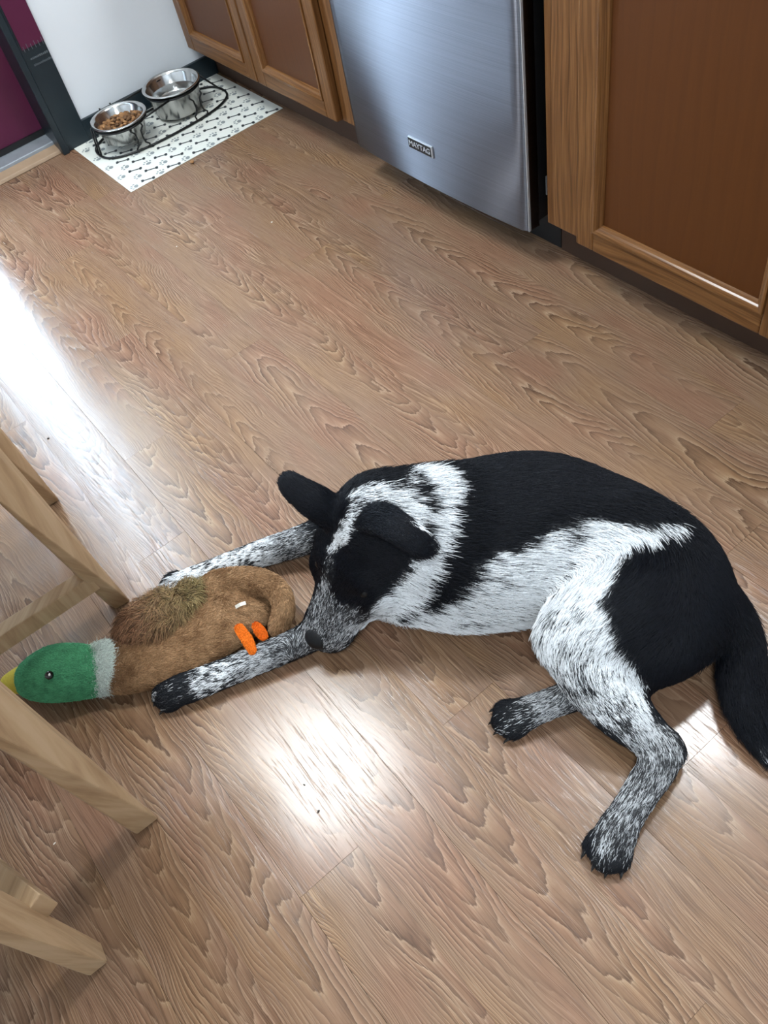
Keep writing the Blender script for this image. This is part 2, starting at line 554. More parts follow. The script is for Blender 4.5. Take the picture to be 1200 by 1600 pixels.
# ================================================================== CABINETS
def cab_door(root, x0, x1, z0, z1, y=YF):
    """frame and recessed panel door, root at (0,0,0)"""
    d = empty('door')
    d.parent = root
    yf0, yf1 = y - .020, y - .001
    s = .042
    box('stile', x0, x0 + s, yf0, yf1, z0, z1, M_OAK, d, .003)
    box('stile', x1 - s, x1, yf0, yf1, z0, z1, M_OAK, d, .003)
    box('rail', x0 + s, x1 - s, yf0, yf1, z0, z0 + s, M_OAKX, d, .003)
    box('rail', x0 + s, x1 - s, yf0, yf1, z1 - s, z1, M_OAKX, d, .003)
    box('panel', x0 + s - .004, x1 - s + .004, yf0 + .010, yf1, z0 + s - .004, z1 - s + .004, M_OAKP, d)
    # sloped moulding round the panel
    ix0, ix1, iz0, iz1 = x0 + s, x1 - s, z0 + s, z1 - s
    q = .017

    def strip(a, b, ax):
        pr = [(0, yf0 - .003), (0, yf0 + .010), (q, yf0 + .0098), (q * .92, yf0 + .006), (q * .72, yf0 + .0035), (q * .60, yf0 + .0005), (q * .42, yf0 - .0022), (q * .2, yf0 - .0034)]
        vs = []
        for e, base in ((0, a), (1, b)):
            for (u, yy) in pr:
                ins = u if e == 0 else -u
                if ax == 'bottom':
                    vs.append((base[0] + ins, yy, base[1] + u))
                elif ax == 'top':
                    vs.append((base[0] + ins, yy, base[1] - u))
                elif ax == 'left':
                    vs.append((base[0] + u, yy, base[1] + ins))
                else:
                    vs.append((base[0] - u, yy, base[1] + ins))
        n = len(pr)
        fs = [(i, (i + 1) % n, n + (i + 1) % n, n + i) for i in range(n)] + [tuple(range(n)), tuple(range(2 * n - 1, n - 1, -1))]
        me = mesh('moulding', vs, fs)
        bm = bmesh.new()
        bm.from_mesh(me)
        bmesh.ops.recalc_face_normals(bm, faces=bm.faces)
        bm.to_mesh(me)
        bm.free()
        new_obj('moulding', me, d, M_MOULDX if ax in ('bottom', 'top') else M_MOULD)

    strip((ix0, iz0), (ix1, iz0), 'bottom')
    strip((ix0, iz1), (ix1, iz1), 'top')
    strip((ix0, iz0), (ix0, iz1), 'left')
    strip((ix1, iz0), (ix1, iz1), 'right')
    return d


ZT = .87
# cabinet between white wall and dishwasher
cl = tag(empty('base_cabinet'), 'oak base cabinet with two panel doors between white wall and dishwasher', 'cabinet')
CX0, CX1 = XW + .004, -1.700
box('carcass', CX0, CX1, YF + .018, YB - .01, ZK, ZT, M_OAKP, cl)
box('toe_kick', CX0, CX1 - .004, 0.0, .012, 0, ZK, M_TOE, cl)
box('face_stile', CX0, CX0 + .03, YF, YF + .018, ZK, ZT, M_OAK, cl, .001)
box('face_stile', CX1 - .060, CX1, YF, YF + .018, ZK, ZT, M_OAK, cl, .001)
box('face_rail', CX0 + .03, CX1 - .060, YF, YF + .018, ZK, ZK + .035, M_OAKX, cl, .001)
box('face_rail', CX0 + .03, CX1 - .060, YF, YF + .018, ZT - .05, ZT, M_OAKX, cl, .001)
cab_door(cl, -2.500, -2.118, ZK + .004, ZT - .03)
cab_door(cl, -2.112, -1.752, ZK + .004, ZT - .03)

# cabinet right of the dishwasher
cr = tag(empty('base_cabinet'), 'oak base cabinet with wide stile right of the dishwasher', 'cabinet')
RX0, RX1 = -1.062, 0.30
box('carcass', RX0, RX1, YF + .018, YB - .01, ZK, ZT, M_OAKP, cr)
box('toe_kick', RX0 - .020, RX1, 0.0, .012, 0, ZK, M_TOE, cr)
box('face_stile', RX0, RX0 + .10, YF, YF + .018, ZK, ZT, M_OAK, cr, .001)
box('face_stile', -.53, -.46, YF, YF + .018, ZK, ZT, M_OAK, cr, .001)
box('face_stile', RX1 - .06, RX1, YF, YF + .018, ZK, ZT, M_OAK, cr, .001)
box('face_rail', RX0 + .10, RX1 - .06, YF + .0005, YF + .018, ZK, ZK + .035, M_OAKX, cr)
box('face_rail', RX0 + .10, RX1 - .06, YF + .0005, YF + .018, ZT - .05, ZT, M_OAKX, cr)
cab_door(cr, -.968, -.520, ZK + .004, ZT - .03)
cab_door(cr, -.468, -.05, ZK + .004, ZT - .03)

ct = tag(empty('countertop'), 'grey countertop running over cabinets and dishwasher', 'countertop')
box('slab', XW + .004, RX1 + .02, YF - .03, YB - .005, ZT + .002, ZT + .038, M_COUNTER, ct, .006)
box('backsplash', XW + .004, RX1 + .02, YB - .025, YB - .005, ZT + .038, ZT + .14, M_COUNTER, ct, .003)

# ================================================================== DISHWASHER
DW0, DW1, DWY, DWZ = -1.668, -1.090, -.090, .086
dw = tag(empty('dishwasher', ((DW0 + DW1) / 2, 0, 0)), 'stainless steel dishwasher between the oak cabinets', 'dishwasher')
hw = (DW1 - DW0) / 2
# curved door skin
prof = []
N = 40
for i in range(N + 1):
    u = -1 + 2 * i / N
    prof.append((u * hw, DWY - .010 * (1 - abs(u) ** 2.2)))
pr = [(-hw, YF + .004)] + [(-hw, DWY + .012), (-hw + .002, DWY + .004)] + [(x_, y_) for x_, y_ in prof[1:-1]] + [(hw - .002, DWY + .004), (hw, DWY + .012)] + [(hw, YF + .004)]
vs, fs = [], []
n = len(pr)
for z_ in (DWZ, DWZ + .004, .83):
    ins = .003 if z_ == DWZ else 0
    for (x_, y_) in pr:
        vs.append((x_ * (1 - ins), y_ + ins, z_))
for l in range(2):
    for i in range(n):
        j = (i + 1) % n
        fs.append((l * n + i, l * n + j, (l + 1) * n + j, (l + 1) * n + i))
fs.append(tuple(range(n))[::-1])
fs.append(tuple(range(2 * n, 3 * n)))
me = mesh('door', vs, fs)
dwd = new_obj('door', me, dw, M_STEEL)
for p_ in me.polygons:
    p_.use_smooth = abs(p_.normal.z) < .5 and p_.normal.y < -.3
# bright folded edge on the right side of the door
box('edge_strip', hw - .0005, hw + .0015, DWY + .004, DWY + .009, DWZ + .002, .82, M_LETTER, dwd)
box('door_side_liner', hw - .012, hw - .001, DWY + .03, YF + .05, DWZ + .012, .82, M_BLACKP, dwd)
box('tub', -hw + .01, hw - .004, YF + .006, YB - .05, .10, .84, M_BLACKP, dw)
box('control_panel', -hw, hw, DWY, YF + .004, .832, .866, M_STEEL, dw, .004)
box('base_panel', -hw, hw + .004, .002, .02, 0.0, .098, M_BLACKP, dw)
box('hinge_arm', hw + .004, hw + .007, YF + .02, YF + .024, .150, .19, M_LETTER, dw)
for sx in (-1, 1):
    tube('levelling_foot', [(sx * (hw - .05), .10, .0), (sx * (hw - .05), .10, .10)], .014, M_BLACKP, dw, 10)
# badge with the maker's lettering
bx = (-1.395) - (DW0 + DW1) / 2
u = bx / hw
by = DWY - .010 * (1 - abs(u) ** 2.2)
badge = box('badge', bx - .040, bx + .040, by - .0035, by + .004, .166, .192, M_LETTER, dwd, .001)
box('badge_field', bx - .0385, bx + .0365, by - .0042, by - .0030, .1675, .1895, M_BLACKP, badge)


def text_part(name, s, size, loc, rot, mat, parent, ext=.0003):
    cu = bpy.data.curves.new(name, 'FONT')
    cu.body = s
    cu.size = size
    cu.align_x = 'CENTER'
    cu.align_y = 'CENTER'
    cu.extrude = ext
    tmp = bpy.data.objects.new(name, cu)
    COL.objects.link(tmp)
    dg = bpy.context.evaluated_depsgraph_get()
    me = bpy.data.meshes.new_from_object(tmp.evaluated_get(dg))
    bpy.data.objects.remove(tmp)
    o = new_obj(name, me, parent)
    me.materials.clear()
    me.materials.append(mat)
    o.location = loc
    o.rotation_euler = rot
    return o


lt = text_part('badge_lettering', 'MAYTAG', .0165, (bx - .001, by - .0045, .1783), (math.pi / 2, 0, 0), M_LETTER, badge)
lt.scale = (1.06, 1.05, 1)

# ================================================================== DOG MAT AND BOWLS
MX0, MX1, MY0, MY1 = -2.522, -2.148, -0.516, -0.010
dm = tag(empty('feeding_mat', ((MX0 + MX1) / 2, (MY0 + MY1) / 2, 0)), 'white vinyl mat printed with bones and paws under the dog bowls', 'mat')
mw, mh = (MX1 - MX0) / 2, (MY1 - MY0) / 2
box('sheet', -mw, mw, -mh, mh, .0002, .0022, M_MAT, dm, .0008, 1)


def flat(name, polys, mat):
    vs, fs = [], []
    for poly in polys:
        b = len(vs)
        k = len(poly)
        vs += [(x_, y_, .0026) for x_, y_ in poly]
        fs.append(tuple(range(b, b + k)))
    me = mesh(name, vs, fs)
    me.materials.append(mat)
    return me


def circ(cx, cy, rx, ry=None, n=10, a0=0.0):
    ry = ry or rx
    return [(cx + rx * math.cos(2 * math.pi * i / n + a0), cy + ry * math.sin(2 * math.pi * i / n + a0)) for i in range(n)]


bone_me = flat('bone_print', [[(-.011, -.0022), (.011, -.0022), (.011, .0022), (-.011, .0022)],
                              circ(-.0125, .0028, .0034), circ(-.0125, -.0028, .0034), circ(.0125, .0028, .0034), circ(.0125, -.0028, .0034)], M_PRINTD)
for v_ in bone_me.vertices:
    v_.co = Vector((v_.co.y * 1.15, v_.co.x * 1.25, v_.co.z))
paw_me = flat('paw_print', [circ(0, -.003, .0072, .0056), circ(-.0095, .004, .0024, .0032), circ(-.0036, .0088, .0024, .0034),
                            circ(.0036, .0088, .0024, .0034), circ(.0095, .004, .0024, .0032)], M_PRINTG)
for v_ in paw_me.vertices:
    v_.co = Vector((v_.co.x * 1.15, v_.co.y * 1.15, v_.co.z))
pitch_x, pitch_y = .0385, .0415
for i in range(10):
    for j in range(13):
        xx = -mw + .014 + i * pitch_x
        yy = -mh + .010 + j * pitch_y + (i % 2) * .010
        if abs(xx) > mw - .010 or abs(yy) > mh - .020:
            continue
        if (i + j) % 2 == 0:
            o = new_obj('bone_print', bone_me, dm)
            o.rotation_euler.z = -.42
        else:
            o = new_obj('paw_print', paw_me, dm)
            o.rotation_euler.z = random.choice((-1, 1)) * .5 + 2.2
        o.location = (xx, yy, 0)

BOWL = [(-2.378, -.397, .079, 'kibble'), (-2.408, -.205, .084, 'water')]
BZ = .088
st = tag(empty('bowl_stand', (-2.39, -.285, 0)), 'black wire stand with bone shaped legs holding two steel bowls', 'stand')


def loc_st(p):
    return (p[0] + 2.39, p[1] + .285, p[2])


def oval(cx, cy, hx, hy, z, n=56, pw=2.6):
    out = []
    for i in range(n):
        a = 2 * math.pi * i / n
        c_, s_ = math.cos(a), math.sin(a)
        out.append((cx + hx * math.copysign(abs(c_) ** (2 / pw), c_), cy + hy * math.copysign(abs(s_) ** (2 / pw), s_), z))
    return out


tube('base_ring', [loc_st(p) for p in oval(-2.402, -.272, .098, .213, .0062)], .0034, M_BLACK, st, 8, True)
for (bxx, byy, br, _k) in BOWL:
    tube('bowl_ring', [loc_st((bxx + (br - .004) * math.cos(a), byy + (br - .004) * math.sin(a), BZ - .012)) for a in np.linspace(0, 2 * math.pi, 40, endpoint=False)], .003, M_BLACK, st, 8, True)
tube('top_bar', [loc_st((-2.466, -.44, BZ - .012)), loc_st((-2.487, -.16, BZ - .012))], .003, M_BLACK, st)
tube('top_bar', [loc_st((-2.318, -.36, BZ - .012)), loc_st((-2.345, -.24, BZ - .012))], .003, M_BLACK, st)


def bone_leg(cx, cy, ax, zt):
    """pair of wires bent like a bone outline; ax: unit vector along the ring"""
    pr_ = [(-.017, zt), (-.019, zt - .008), (-.010, zt - .018), (-.0085, zt * .5), (-.011, .024), (-.020, .016), (-.018, .007)]
    for sgn in (-1, 1):
        tube('bone_leg', [loc_st((cx + sgn * u_ * ax[0], cy + sgn * u_ * ax[1], z_)) for u_, z_ in pr_], .0026, M_BLACK, st, 6)


zt = BZ - .012
bone_leg(-2.304, -.385, (0.05, 1), zt)
bone_leg(-2.312, -.185, (0.1, 1), zt)
bone_leg(-2.498, -.385, (0, 1), zt)
bone_leg(-2.500, -.185, (0, 1), zt)
for yy, by_ in ((-.482, -.474), (-.062, -.118)):
    for dx in (-.012, .006):
        tube('side_wire', [loc_st((-2.40 + dx, yy, .007)), loc_st((-2.40 + dx, (yy + by_) / 2, .04)), loc_st((-2.40 + dx, by_, zt))], .0026, M_BLACK, st, 6)

for (bxx, byy, br, kind) in BOWL:
    if kind == 'kibble':
        root = tag(empty('dog_bowl', (bxx, byy, 0)), 'steel dog bowl filled with kibble, nearer the plum door', 'bowl', 'dog bowls')
        bot, rb = .026, br * .72
    else:
        root = tag(empty('dog_bowl', (bxx, byy, 0)), 'deep steel dog bowl holding water, nearer the oak cabinet', 'bowl', 'dog bowls')
        bot, rb = .010, br * .80
    lathe('inside', [(.0005, bot + .003), (rb * .8, bot + .003), (rb * .95, bot + .007), (br - .010, BZ - .006), (br - .006, BZ), (br - .001, BZ + .0015), (br + .002, BZ - .001)], M_BOWL, root, 56)
    lathe('outside', [(br + .002, BZ - .001), (br, BZ - .004), (br - .004, BZ - .005), (br - .007, BZ - .010), (rb * .98 + .003, bot + .006), (rb * .9, bot), (.0005, bot)], M_BOWLOUT, root, 56)
    if kind == 'water':
        wm = NT('water')
        wm.set(Roughness=.02)
        wm.b.inputs['IOR'].default_value = 1.33
        wm.b.inputs['Transmission Weight'].default_value = 1.0
        wm.b.inputs['Base Color'].default_value = (.95, .98, .98, 1)
        co_ = wm.n('ShaderNodeTexCoord').outputs['Object']
        wm.bump(wm.noise(co_, 60, 1), .25, .002)
        wr = br - .012
        vs = [(0, 0, .058)] + [(wr * math.cos(2 * math.pi * i / 48), wr * math.sin(2 * math.pi * i / 48), .058) for i in range(48)]
        wt = new_obj('water', mesh('water', vs, [(0, 1 + i, 1 + (i + 1) % 48) for i in range(48)], True), None, wm.m)
        wt.location = (bxx, byy, 0)
        tag(wt, 'clear water in the deep steel bowl', 'water')
        wt['kind'] = 'stuff'

# kibble ----------------------------------------------------------------------
M_KIB = [plain('kibble_brown', srgb(124, 86, 50), .8, var=.25, scale=200), plain('kibble_tan', srgb(146, 106, 66), .8, var=.25, scale=200),
         plain('kibble_dark', srgb(96, 66, 38), .8, var=.25, scale=200)]
kib_me = []
for i in range(3):
    bm = bmesh.new()
    bmesh.ops.create_icosphere(bm, subdivisions=2, radius=.0062)
    for v in bm.verts:
        v.co.x *= 1.1
        v.co.z *= .62
        v.co *= 1 + random.uniform(-.1, .1)
    me = bpy.data.meshes.new('kibble')
    bm.to_mesh(me)
    bm.free()
    me.polygons.foreach_set('use_smooth', [True] * len(me.polygons))
    me.materials.append(M_KIB[i])
    kib_me.append(me)
bxx, byy, br, _ = BOWL[0]


def heap_z(x_, y_):
    rr = math.hypot(x_, y_) / (br - .014)
    return .064 + .014 * (1 - rr * rr) + .006 * x_ / br


hv, hf = [(0, 0, heap_z(0, 0) - .003)], []
for ring in range(1, 6):
    for k in range(24):
        a = 2 * math.pi * k / 24
        rr = (br - .016) * ring / 5
        hv.append((rr * math.cos(a), rr * math.sin(a), heap_z(rr * math.cos(a), rr * math.sin(a)) - .003))
for k in range(24):
    hf.append((0, 1 + k, 1 + (k + 1) % 24))
for ring in range(4):
    for k in range(24):
        a, b = 1 + ring * 24 + k, 1 + ring * 24 + (k + 1) % 24
        hf.append((a, a + 24, b + 24, b))
hp = new_obj('kibble_heap', mesh('kibble_heap', hv, hf, True), None, M_KIB[2])
hp.location = (bxx, byy, 0)
tag(hp, 'lower mass of brown kibble inside the steel bowl', 'kibble')
hp['kind'] = 'stuff'
spots = []
tries = 0
while len(spots) < 110 and tries < 9000:
    tries += 1
    a, rr = random.uniform(0, 2 * math.pi), (br - .019) * math.sqrt(random.random())
    q = (rr * math.cos(a), rr * math.sin(a))
    if all((q[0] - s[0]) ** 2 + (q[1] - s[1]) ** 2 > .0102 ** 2 for s in spots):
        spots.append(q)
for i, q in enumerate(spots):
    o = new_obj('kibble', kib_me[i % 3])
    o.location = (bxx + q[0], byy + q[1], heap_z(*q) + random.uniform(-.001, .003))
    o.rotation_euler = (random.uniform(-.7, .7), random.uniform(-.7, .7), random.uniform(0, 6))
    tag(o, 'brown kibble piece heaped in the steel bowl', 'kibble', 'kibble pieces in the bowl')
p_ = P(300, 253, .004)
o = new_obj('kibble', kib_me[1])
o.location = (p_[0], p_[1], .0045)
tag(o, 'stray tan kibble lying at the front edge of the mat', 'kibble')


# crumbs on the floor ---------------------------------------------------------
M_CRD, M_CRW = plain('crumb_dark', srgb(60, 52, 46), .8), plain('crumb_pale', srgb(222, 214, 200), .8)
for cx_, cy_, mm, w_, where in ((475, 1226, M_CRD, .0022, 'dark crumb on the bright floor patch before the dog'),
                                (75, 685, M_CRD, .0035, 'dark crumb on the floor behind the stool legs'),
                                (85, 1318, M_CRW, .0030, 'pale crumb on the floor between the two table legs'),
                                (276, 385, M_CRW, .0022, 'pale crumb on the floor in front of the mat'),
                                (497, 1268, M_CRD, .0030, 'dark smudge of dirt in the shine before the dog'),
                                (425, 347, M_CRW, .0030, 'pale crumb on the floor before the dishwasher')):
    bm = bmesh.new()
    bmesh.ops.create_icosphere(bm, subdivisions=1, radius=w_)
    for v in bm.verts:
        v.co *= 1 + random.uniform(-.35, .25)
        v.co.z *= .5
    me = bpy.data.meshes.new('crumb')
    bm.to_mesh(me)
    bm.free()
    o = new_obj('crumb', me, None, mm)
    p_ = P(cx_, cy_, .001)
    o.location = (p_[0], p_[1], w_ * .34)
    o.scale = (.95, .5, .8)
    o.rotation_euler.z = random.uniform(0, 3)
    tag(o, where, 'crumb')


# ================================================================== IMPLICIT SURFACES
class Field:
    """a body grown from blended ellipsoids on a grid"""

    def __init__(self, lo, hi, h):
        self.lo, self.h = np.array(lo, float), h
        self.n = np.ceil((np.array(hi) - self.lo) / h).astype(int) + 1
        self.v = np.full(self.n, .2, np.float32)

    def _sub(self, c, ext):
        a = np.maximum(np.floor((c - ext - self.lo) / self.h).astype(int), 0)
        b = np.minimum(np.ceil((c + ext - self.lo) / self.h).astype(int) + 1, self.n)
        if np.any(b <= a):
            return None
        g = np.meshgrid(*[np.arange(a[i], b[i]) * self.h + self.lo[i] for i in range(3)], indexing='ij')
        return tuple(slice(a[i], b[i]) for i in range(3)), np.stack(g, -1).astype(np.float32)

    def ell_set(self, items, k):
        """items: (centre, radii(3), frame(3x3 rows = axes)); hard union among them, smooth union with the rest"""
        cs = np.array([i[0] for i in items])
        rm = max(max(i[1]) for i in items)
        pad = rm + k * 2 + .02
        lo, hi = cs.min(0) - pad, cs.max(0) + pad
        s = self._sub((lo + hi) / 2, (hi - lo) / 2)
        if s is None:
            return
        sl, g = s
        d = np.full(g.shape[:3], .2, np.float32)
        for c, r, fr in items:
            c = np.array(c)
            e = np.full(3, max(r) + k * 2 + .02)
            a = np.maximum(np.floor((c - e - g[0, 0, 0]) / self.h).astype(int), 0)
            b = np.minimum(np.ceil((c + e - g[0, 0, 0]) / self.h).astype(int) + 1, g.shape[:3])
            if np.any(b <= a):
                continue
            q = tuple(slice(a[i], b[i]) for i in range(3))
            l = (g[q] - c.astype(np.float32)) @ np.array(fr, np.float32).T
            r = np.array(r, np.float32)
            k0 = np.sqrt((l / r * l / r).sum(-1)) + 1e-6
            k1 = np.sqrt(((l / (r * r)) ** 2).sum(-1)) + 1e-6
            dd = np.where(k0 < .2, -(1 - k0) * r.min(), k0 * (k0 - 1) / k1)
            d[q] = np.minimum(d[q], dd)
        self.blend(sl, d, k)

    def blend(self, sl, d, k):
        o = self.v[sl]
        if k <= 0:
            self.v[sl] = np.minimum(o, d)
        else:
            hh = np.maximum(k - np.abs(o - d), 0) / k
            self.v[sl] = np.minimum(o, d) - hh * hh * hh * k / 6

    def floor_cut(self, z):
        zz = np.arange(self.n[2]) * self.h + self.lo[2]
        self.v = np.maximum(self.v, (z - zz)[None, None, :].astype(np.float32))

    def smooth(self, it=1):
        for _ in range(it):
            for ax in range(3):
                a = np.roll(self.v, 1, ax)
                b = np.roll(self.v, -1, ax)
                self.v = .25 * a + .5 * self.v + .25 * b

    def mesh(self):
        v = self.v
        neg = v < 0
        n = np.array(v.shape)
        cn = n - 1
        cnt = np.zeros(cn, np.int16)
        acc = np.zeros((*cn, 3), np.float32)
        I = np.indices(cn).transpose(1, 2, 3, 0).astype(np.float32)
        for ax in range(3):
            o1, o2 = [a for a in range(3) if a != ax]
            for d1 in (0, 1):
                for d2 in (0, 1):
                    off = [0, 0, 0]
                    off[o1], off[o2] = d1, d2
                    s0 = tuple(slice(off[a], off[a] + cn[a]) for a in range(3))
                    off2 = list(off)
                    off2[ax] = 1
                    s1 = tuple(slice(off2[a], off2[a] + cn[a]) for a in range(3))
                    a_, b_ = v[s0], v[s1]
                    m = neg[s0] != neg[s1]
                    t = np.where(m, a_ / np.where(m, a_ - b_, 1), 0)
                    cnt += m
                    pt = np.zeros((int(m.sum()), 3), np.float32)
                    pt[:, o1], pt[:, o2] = d1, d2
                    pt[:, ax] = t[m]
                    acc[m] += pt
        has = cnt > 0
        idx = np.full(cn, -1, np.int64)
        idx[has] = np.arange(int(has.sum()))
        verts = (I[has] + acc[has] / cnt[has][:, None]) * self.h + self.lo
        quads = []
        for ax in range(3):
            o1, o2 = [a for a in range(3) if a != ax]
            s0 = [slice(1, cn[a]) for a in range(3)]
            s1 = [slice(1, cn[a]) for a in range(3)]
            s0[ax] = slice(0, cn[ax])
            s1[ax] = slice(1, cn[ax] + 1)
            a_, b_ = neg[tuple(s0)], neg[tuple(s1)]
            for flip, m in ((False, a_ & ~b_), (True, ~a_ & b_)):
                w = np.argwhere(m)
                if not len(w):
                    continue
                base = w.copy()
                base[:, o1] += 1
                base[:, o2] += 1
                e1 = np.zeros(3, int)
                e1[o1] = 1
                e2 = np.zeros(3, int)
                e2[o2] = 1
                q = [idx[tuple((base - dx).T)] for dx in (e1 + e2, e2, 0 * e1, e1)]
                if (ax == 1) != flip:
                    q = q[::-1]
                quads.append(np.stack(q, 1))
        return verts, np.concatenate(quads)


def catmull(ctrl, n):
    c = np.array(ctrl, float)
    c = np.vstack([2 * c[0] - c[1], c, 2 * c[-1] - c[-2]])
    out = []
    m = len(c) - 3
    for i in range(n):
        u = i / (n - 1) * m
        k = min(int(u), m - 1)
        t = u - k
        p0, p1, p2, p3 = c[k:k + 4]
        out.append(.5 * (2 * p1 + (p2 - p0) * t + (2 * p0 - 5 * p1 + 4 * p2 - p3) * t * t + (3 * p1 - p0 - 3 * p2 + p3) * t ** 3))
    return np.array(out)


def unit(v):
    v = np.array(v, float)
    return v / (np.linalg.norm(v) + 1e-12)


def frame(t, up):
    """rows: along, up-ish (perpendicular to along), side"""
    t = unit(t)
    u = unit(np.array(up) - t * (np.array(up) @ t))
    return np.array([t, u, np.cross(t, u)])


FLOW = []   # (point, radius, tangent) samples along every limb, for the lie of the coat


def sweep(fd, ctrl, n, k, up=(0, 0, 1), flow=True, rev=False, stretch=1.0):
    """ctrl rows: px, py, z, half size along 'up', half size sideways (metres)"""
    c = np.array([[*P(r[0], r[1], r[2]), *r[3:5]] for r in ctrl])
    s = catmull(c, n)
    items = []
    for i in range(n):
        t = unit(s[min(i + 1, n - 1), :3] - s[max(i - 1, 0), :3])
        u_ = up(i / (n - 1), t) if callable(up) else up
        fr = frame(t, u_)
        a, b = max(s[i, 3], .003), max(s[i, 4], .003)
        items.append((s[i, :3], (max(a, b) * stretch, a, b), fr))
        if flow:
            FLOW.append((s[i, :3], .5 * (a + b), -t if rev else t))
    fd.ell_set(items, k)
    return s


def mesh_from(name, v, q, mat, parent=None, smooth_it=0):
    me = bpy.data.meshes.new(name)
    me.vertices.add(len(v))
    me.vertices.foreach_set('co', v.astype(np.float32).ravel())
    me.loops.add(q.size)
    me.loops.foreach_set('vertex_index', q.astype(np.int32).ravel())
    me.polygons.add(len(q))
    me.polygons.foreach_set('loop_start', np.arange(0, q.size, 4, dtype=np.int32))
    me.polygons.foreach_set('loop_total', np.full(len(q), 4, np.int32))
    me.polygons.foreach_set('use_smooth', np.ones(len(q), bool))
    me.update(calc_edges=True)
    me.validate()
    return new_obj(name, me, parent, mat)


def relax(v, q, it=2, lam=.5):
    e = np.concatenate([q[:, [0, 1]], q[:, [1, 2]], q[:, [2, 3]], q[:, [3, 0]]])
    for i in range(it * 2):
        s = np.zeros_like(v)
        c = np.zeros(len(v))
        np.add.at(s, e[:, 0], v[e[:, 1]])
        np.add.at(s, e[:, 1], v[e[:, 0]])
        np.add.at(c, e[:, 0], 1)
        np.add.at(c, e[:, 1], 1)
        l = lam if i % 2 == 0 else -lam * 1.04
        v = v + l * (s / np.maximum(c, 1)[:, None] - v)
    return v


def vnoise(p, scale, seed=0):
    """value noise in 3-D"""
    q = np.asarray(p) * scale
    i = np.floor(q).astype(np.int64)
    f = q - i
    f = f * f * (3 - 2 * f)

    def hsh(a):
        x = (a[:, 0] * 73856093) ^ (a[:, 1] * 19349663) ^ (a[:, 2] * 83492791) ^ (seed * 2654435761)
        x = (x ^ (x >> 13)) * 1274126177 & 0x7fffffff
        return ((x ^ (x >> 16)) & 0xffff) / 65535.0

    out = 0
    for dx in (0, 1):
        for dy in (0, 1):
            for dz in (0, 1):
                w = (f[:, 0] if dx else 1 - f[:, 0]) * (f[:, 1] if dy else 1 - f[:, 1]) * (f[:, 2] if dz else 1 - f[:, 2])
                out = out + w * hsh(i + np.array([dx, dy, dz]))
    return out


def hair_object(name, pts, rad, col, mat, parent):
    """pts (n, m, 3), rad (n, m), col (n, 3)"""
    n, m = pts.shape[:2]
    hc = bpy.data.hair_curves.new(name)
    hc.add_curves([m] * n)
    hc.attributes['position'].data.foreach_set('vector', pts.astype(np.float32).ravel()) if 'position' in hc.attributes else hc.points.foreach_set('position', pts.astype(np.float32).ravel())
    ra = hc.attributes.get('radius') or hc.attributes.new('radius', 'FLOAT', 'POINT')
    ra.data.foreach_set('value', rad.astype(np.float32).ravel())
    ca = hc.attributes.new('coat', 'FLOAT_COLOR', 'CURVE')
    ca.data.foreach_set('color', np.concatenate([col, np.ones((n, 1))], 1).astype(np.float32).ravel())
    hc.materials.append(mat)
    o = bpy.data.objects.new(name, hc)
    COL.objects.link(o)
    o.parent = parent
    o['kind'] = 'stuff'
    return o


def hair_material(name, rough=.5, spec=.4):
    m = NT(name)
    at = m.n('ShaderNodeAttribute', attribute_name='coat')
    m.link(at.outputs['Color'], m.b.inputs['Base Color'])
    m.set(Roughness=rough)
    m.b.inputs['Specular IOR Level'].default_value = spec
    return m.m


def skin_material(name, rough=.6, spec=.3):
    m = NT(name)
    at = m.n('ShaderNodeAttribute', attribute_name='coat')
    co = m.n('ShaderNodeTexCoord').outputs['Object']
    nz = m.noise(co, 350, 2)
    m.link(m.mix(.25, at.outputs['Color'], m.mix(1.0, at.outputs['Color'], m.ramp(nz, [(.3, (.4, .4, .4)), (.7, (1, 1, 1))]), 'MULTIPLY')), m.b.inputs['Base Color'])
    m.set(Roughness=rough)
    m.b.inputs['Specular IOR Level'].default_value = spec
    return m.m


def sample_surface(v, q, n, weight=None):
    tri = np.concatenate([q[:, [0, 1, 2]], q[:, [0, 2, 3]]])
    a, b, c = v[tri[:, 0]], v[tri[:, 1]], v[tri[:, 2]]
    cr_ = np.cross(b - a, c - a)
    ar = np.linalg.norm(cr_, axis=1)
    w = ar.copy()
    if weight is not None:
        w *= weight[tri].mean(1)
    pick = rng.choice(len(tri), n, p=w / w.sum())
    r1, r2 = np.sqrt(rng.random(n)), rng.random(n)
    w0, w1_, w2 = 1 - r1, r1 * (1 - r2), r1 * r2
    pos = a[pick] * w0[:, None] + b[pick] * w1_[:, None] + c[pick] * w2[:, None]
    bary = (w0, w1_, w2)
    return pos, cr_[pick] / (ar[pick][:, None] + 1e-12), tri[pick], bary


def interp(att, tri, bary):
    return sum(att[tri[:, i]] * (bary[i][:, None] if att.ndim > 1 else bary[i]) for i in range(3))


def grow(pos, nor, flow, length, lift, width, seg=4, jitter=.15, droop=0.0):
    n = len(pos)
    d = flow - nor * (flow * nor).sum(1)[:, None]
    d /= np.linalg.norm(d, axis=1)[:, None] + 1e-9
    d = d + rng.normal(0, jitter, (n, 3))
    d -= nor * (d * nor).sum(1)[:, None] * .8
    d /= np.linalg.norm(d, axis=1)[:, None] + 1e-9
    pts = np.zeros((n, seg, 3))
    rad = np.zeros((n, seg))
    for i in range(seg):
        t = i / (seg - 1)
        pts[:, i] = pos + d * (length * t)[:, None] + nor * (length * lift * (t - .45 * t * t))[:, None]
        pts[:, i, 2] -= droop * length * t * t
        rad[:, i] = width * (1 - .85 * t ** 1.5) * .5
    pts[:, :, 2] = np.maximum(pts[:, :, 2], .0012)
    return pts, rad

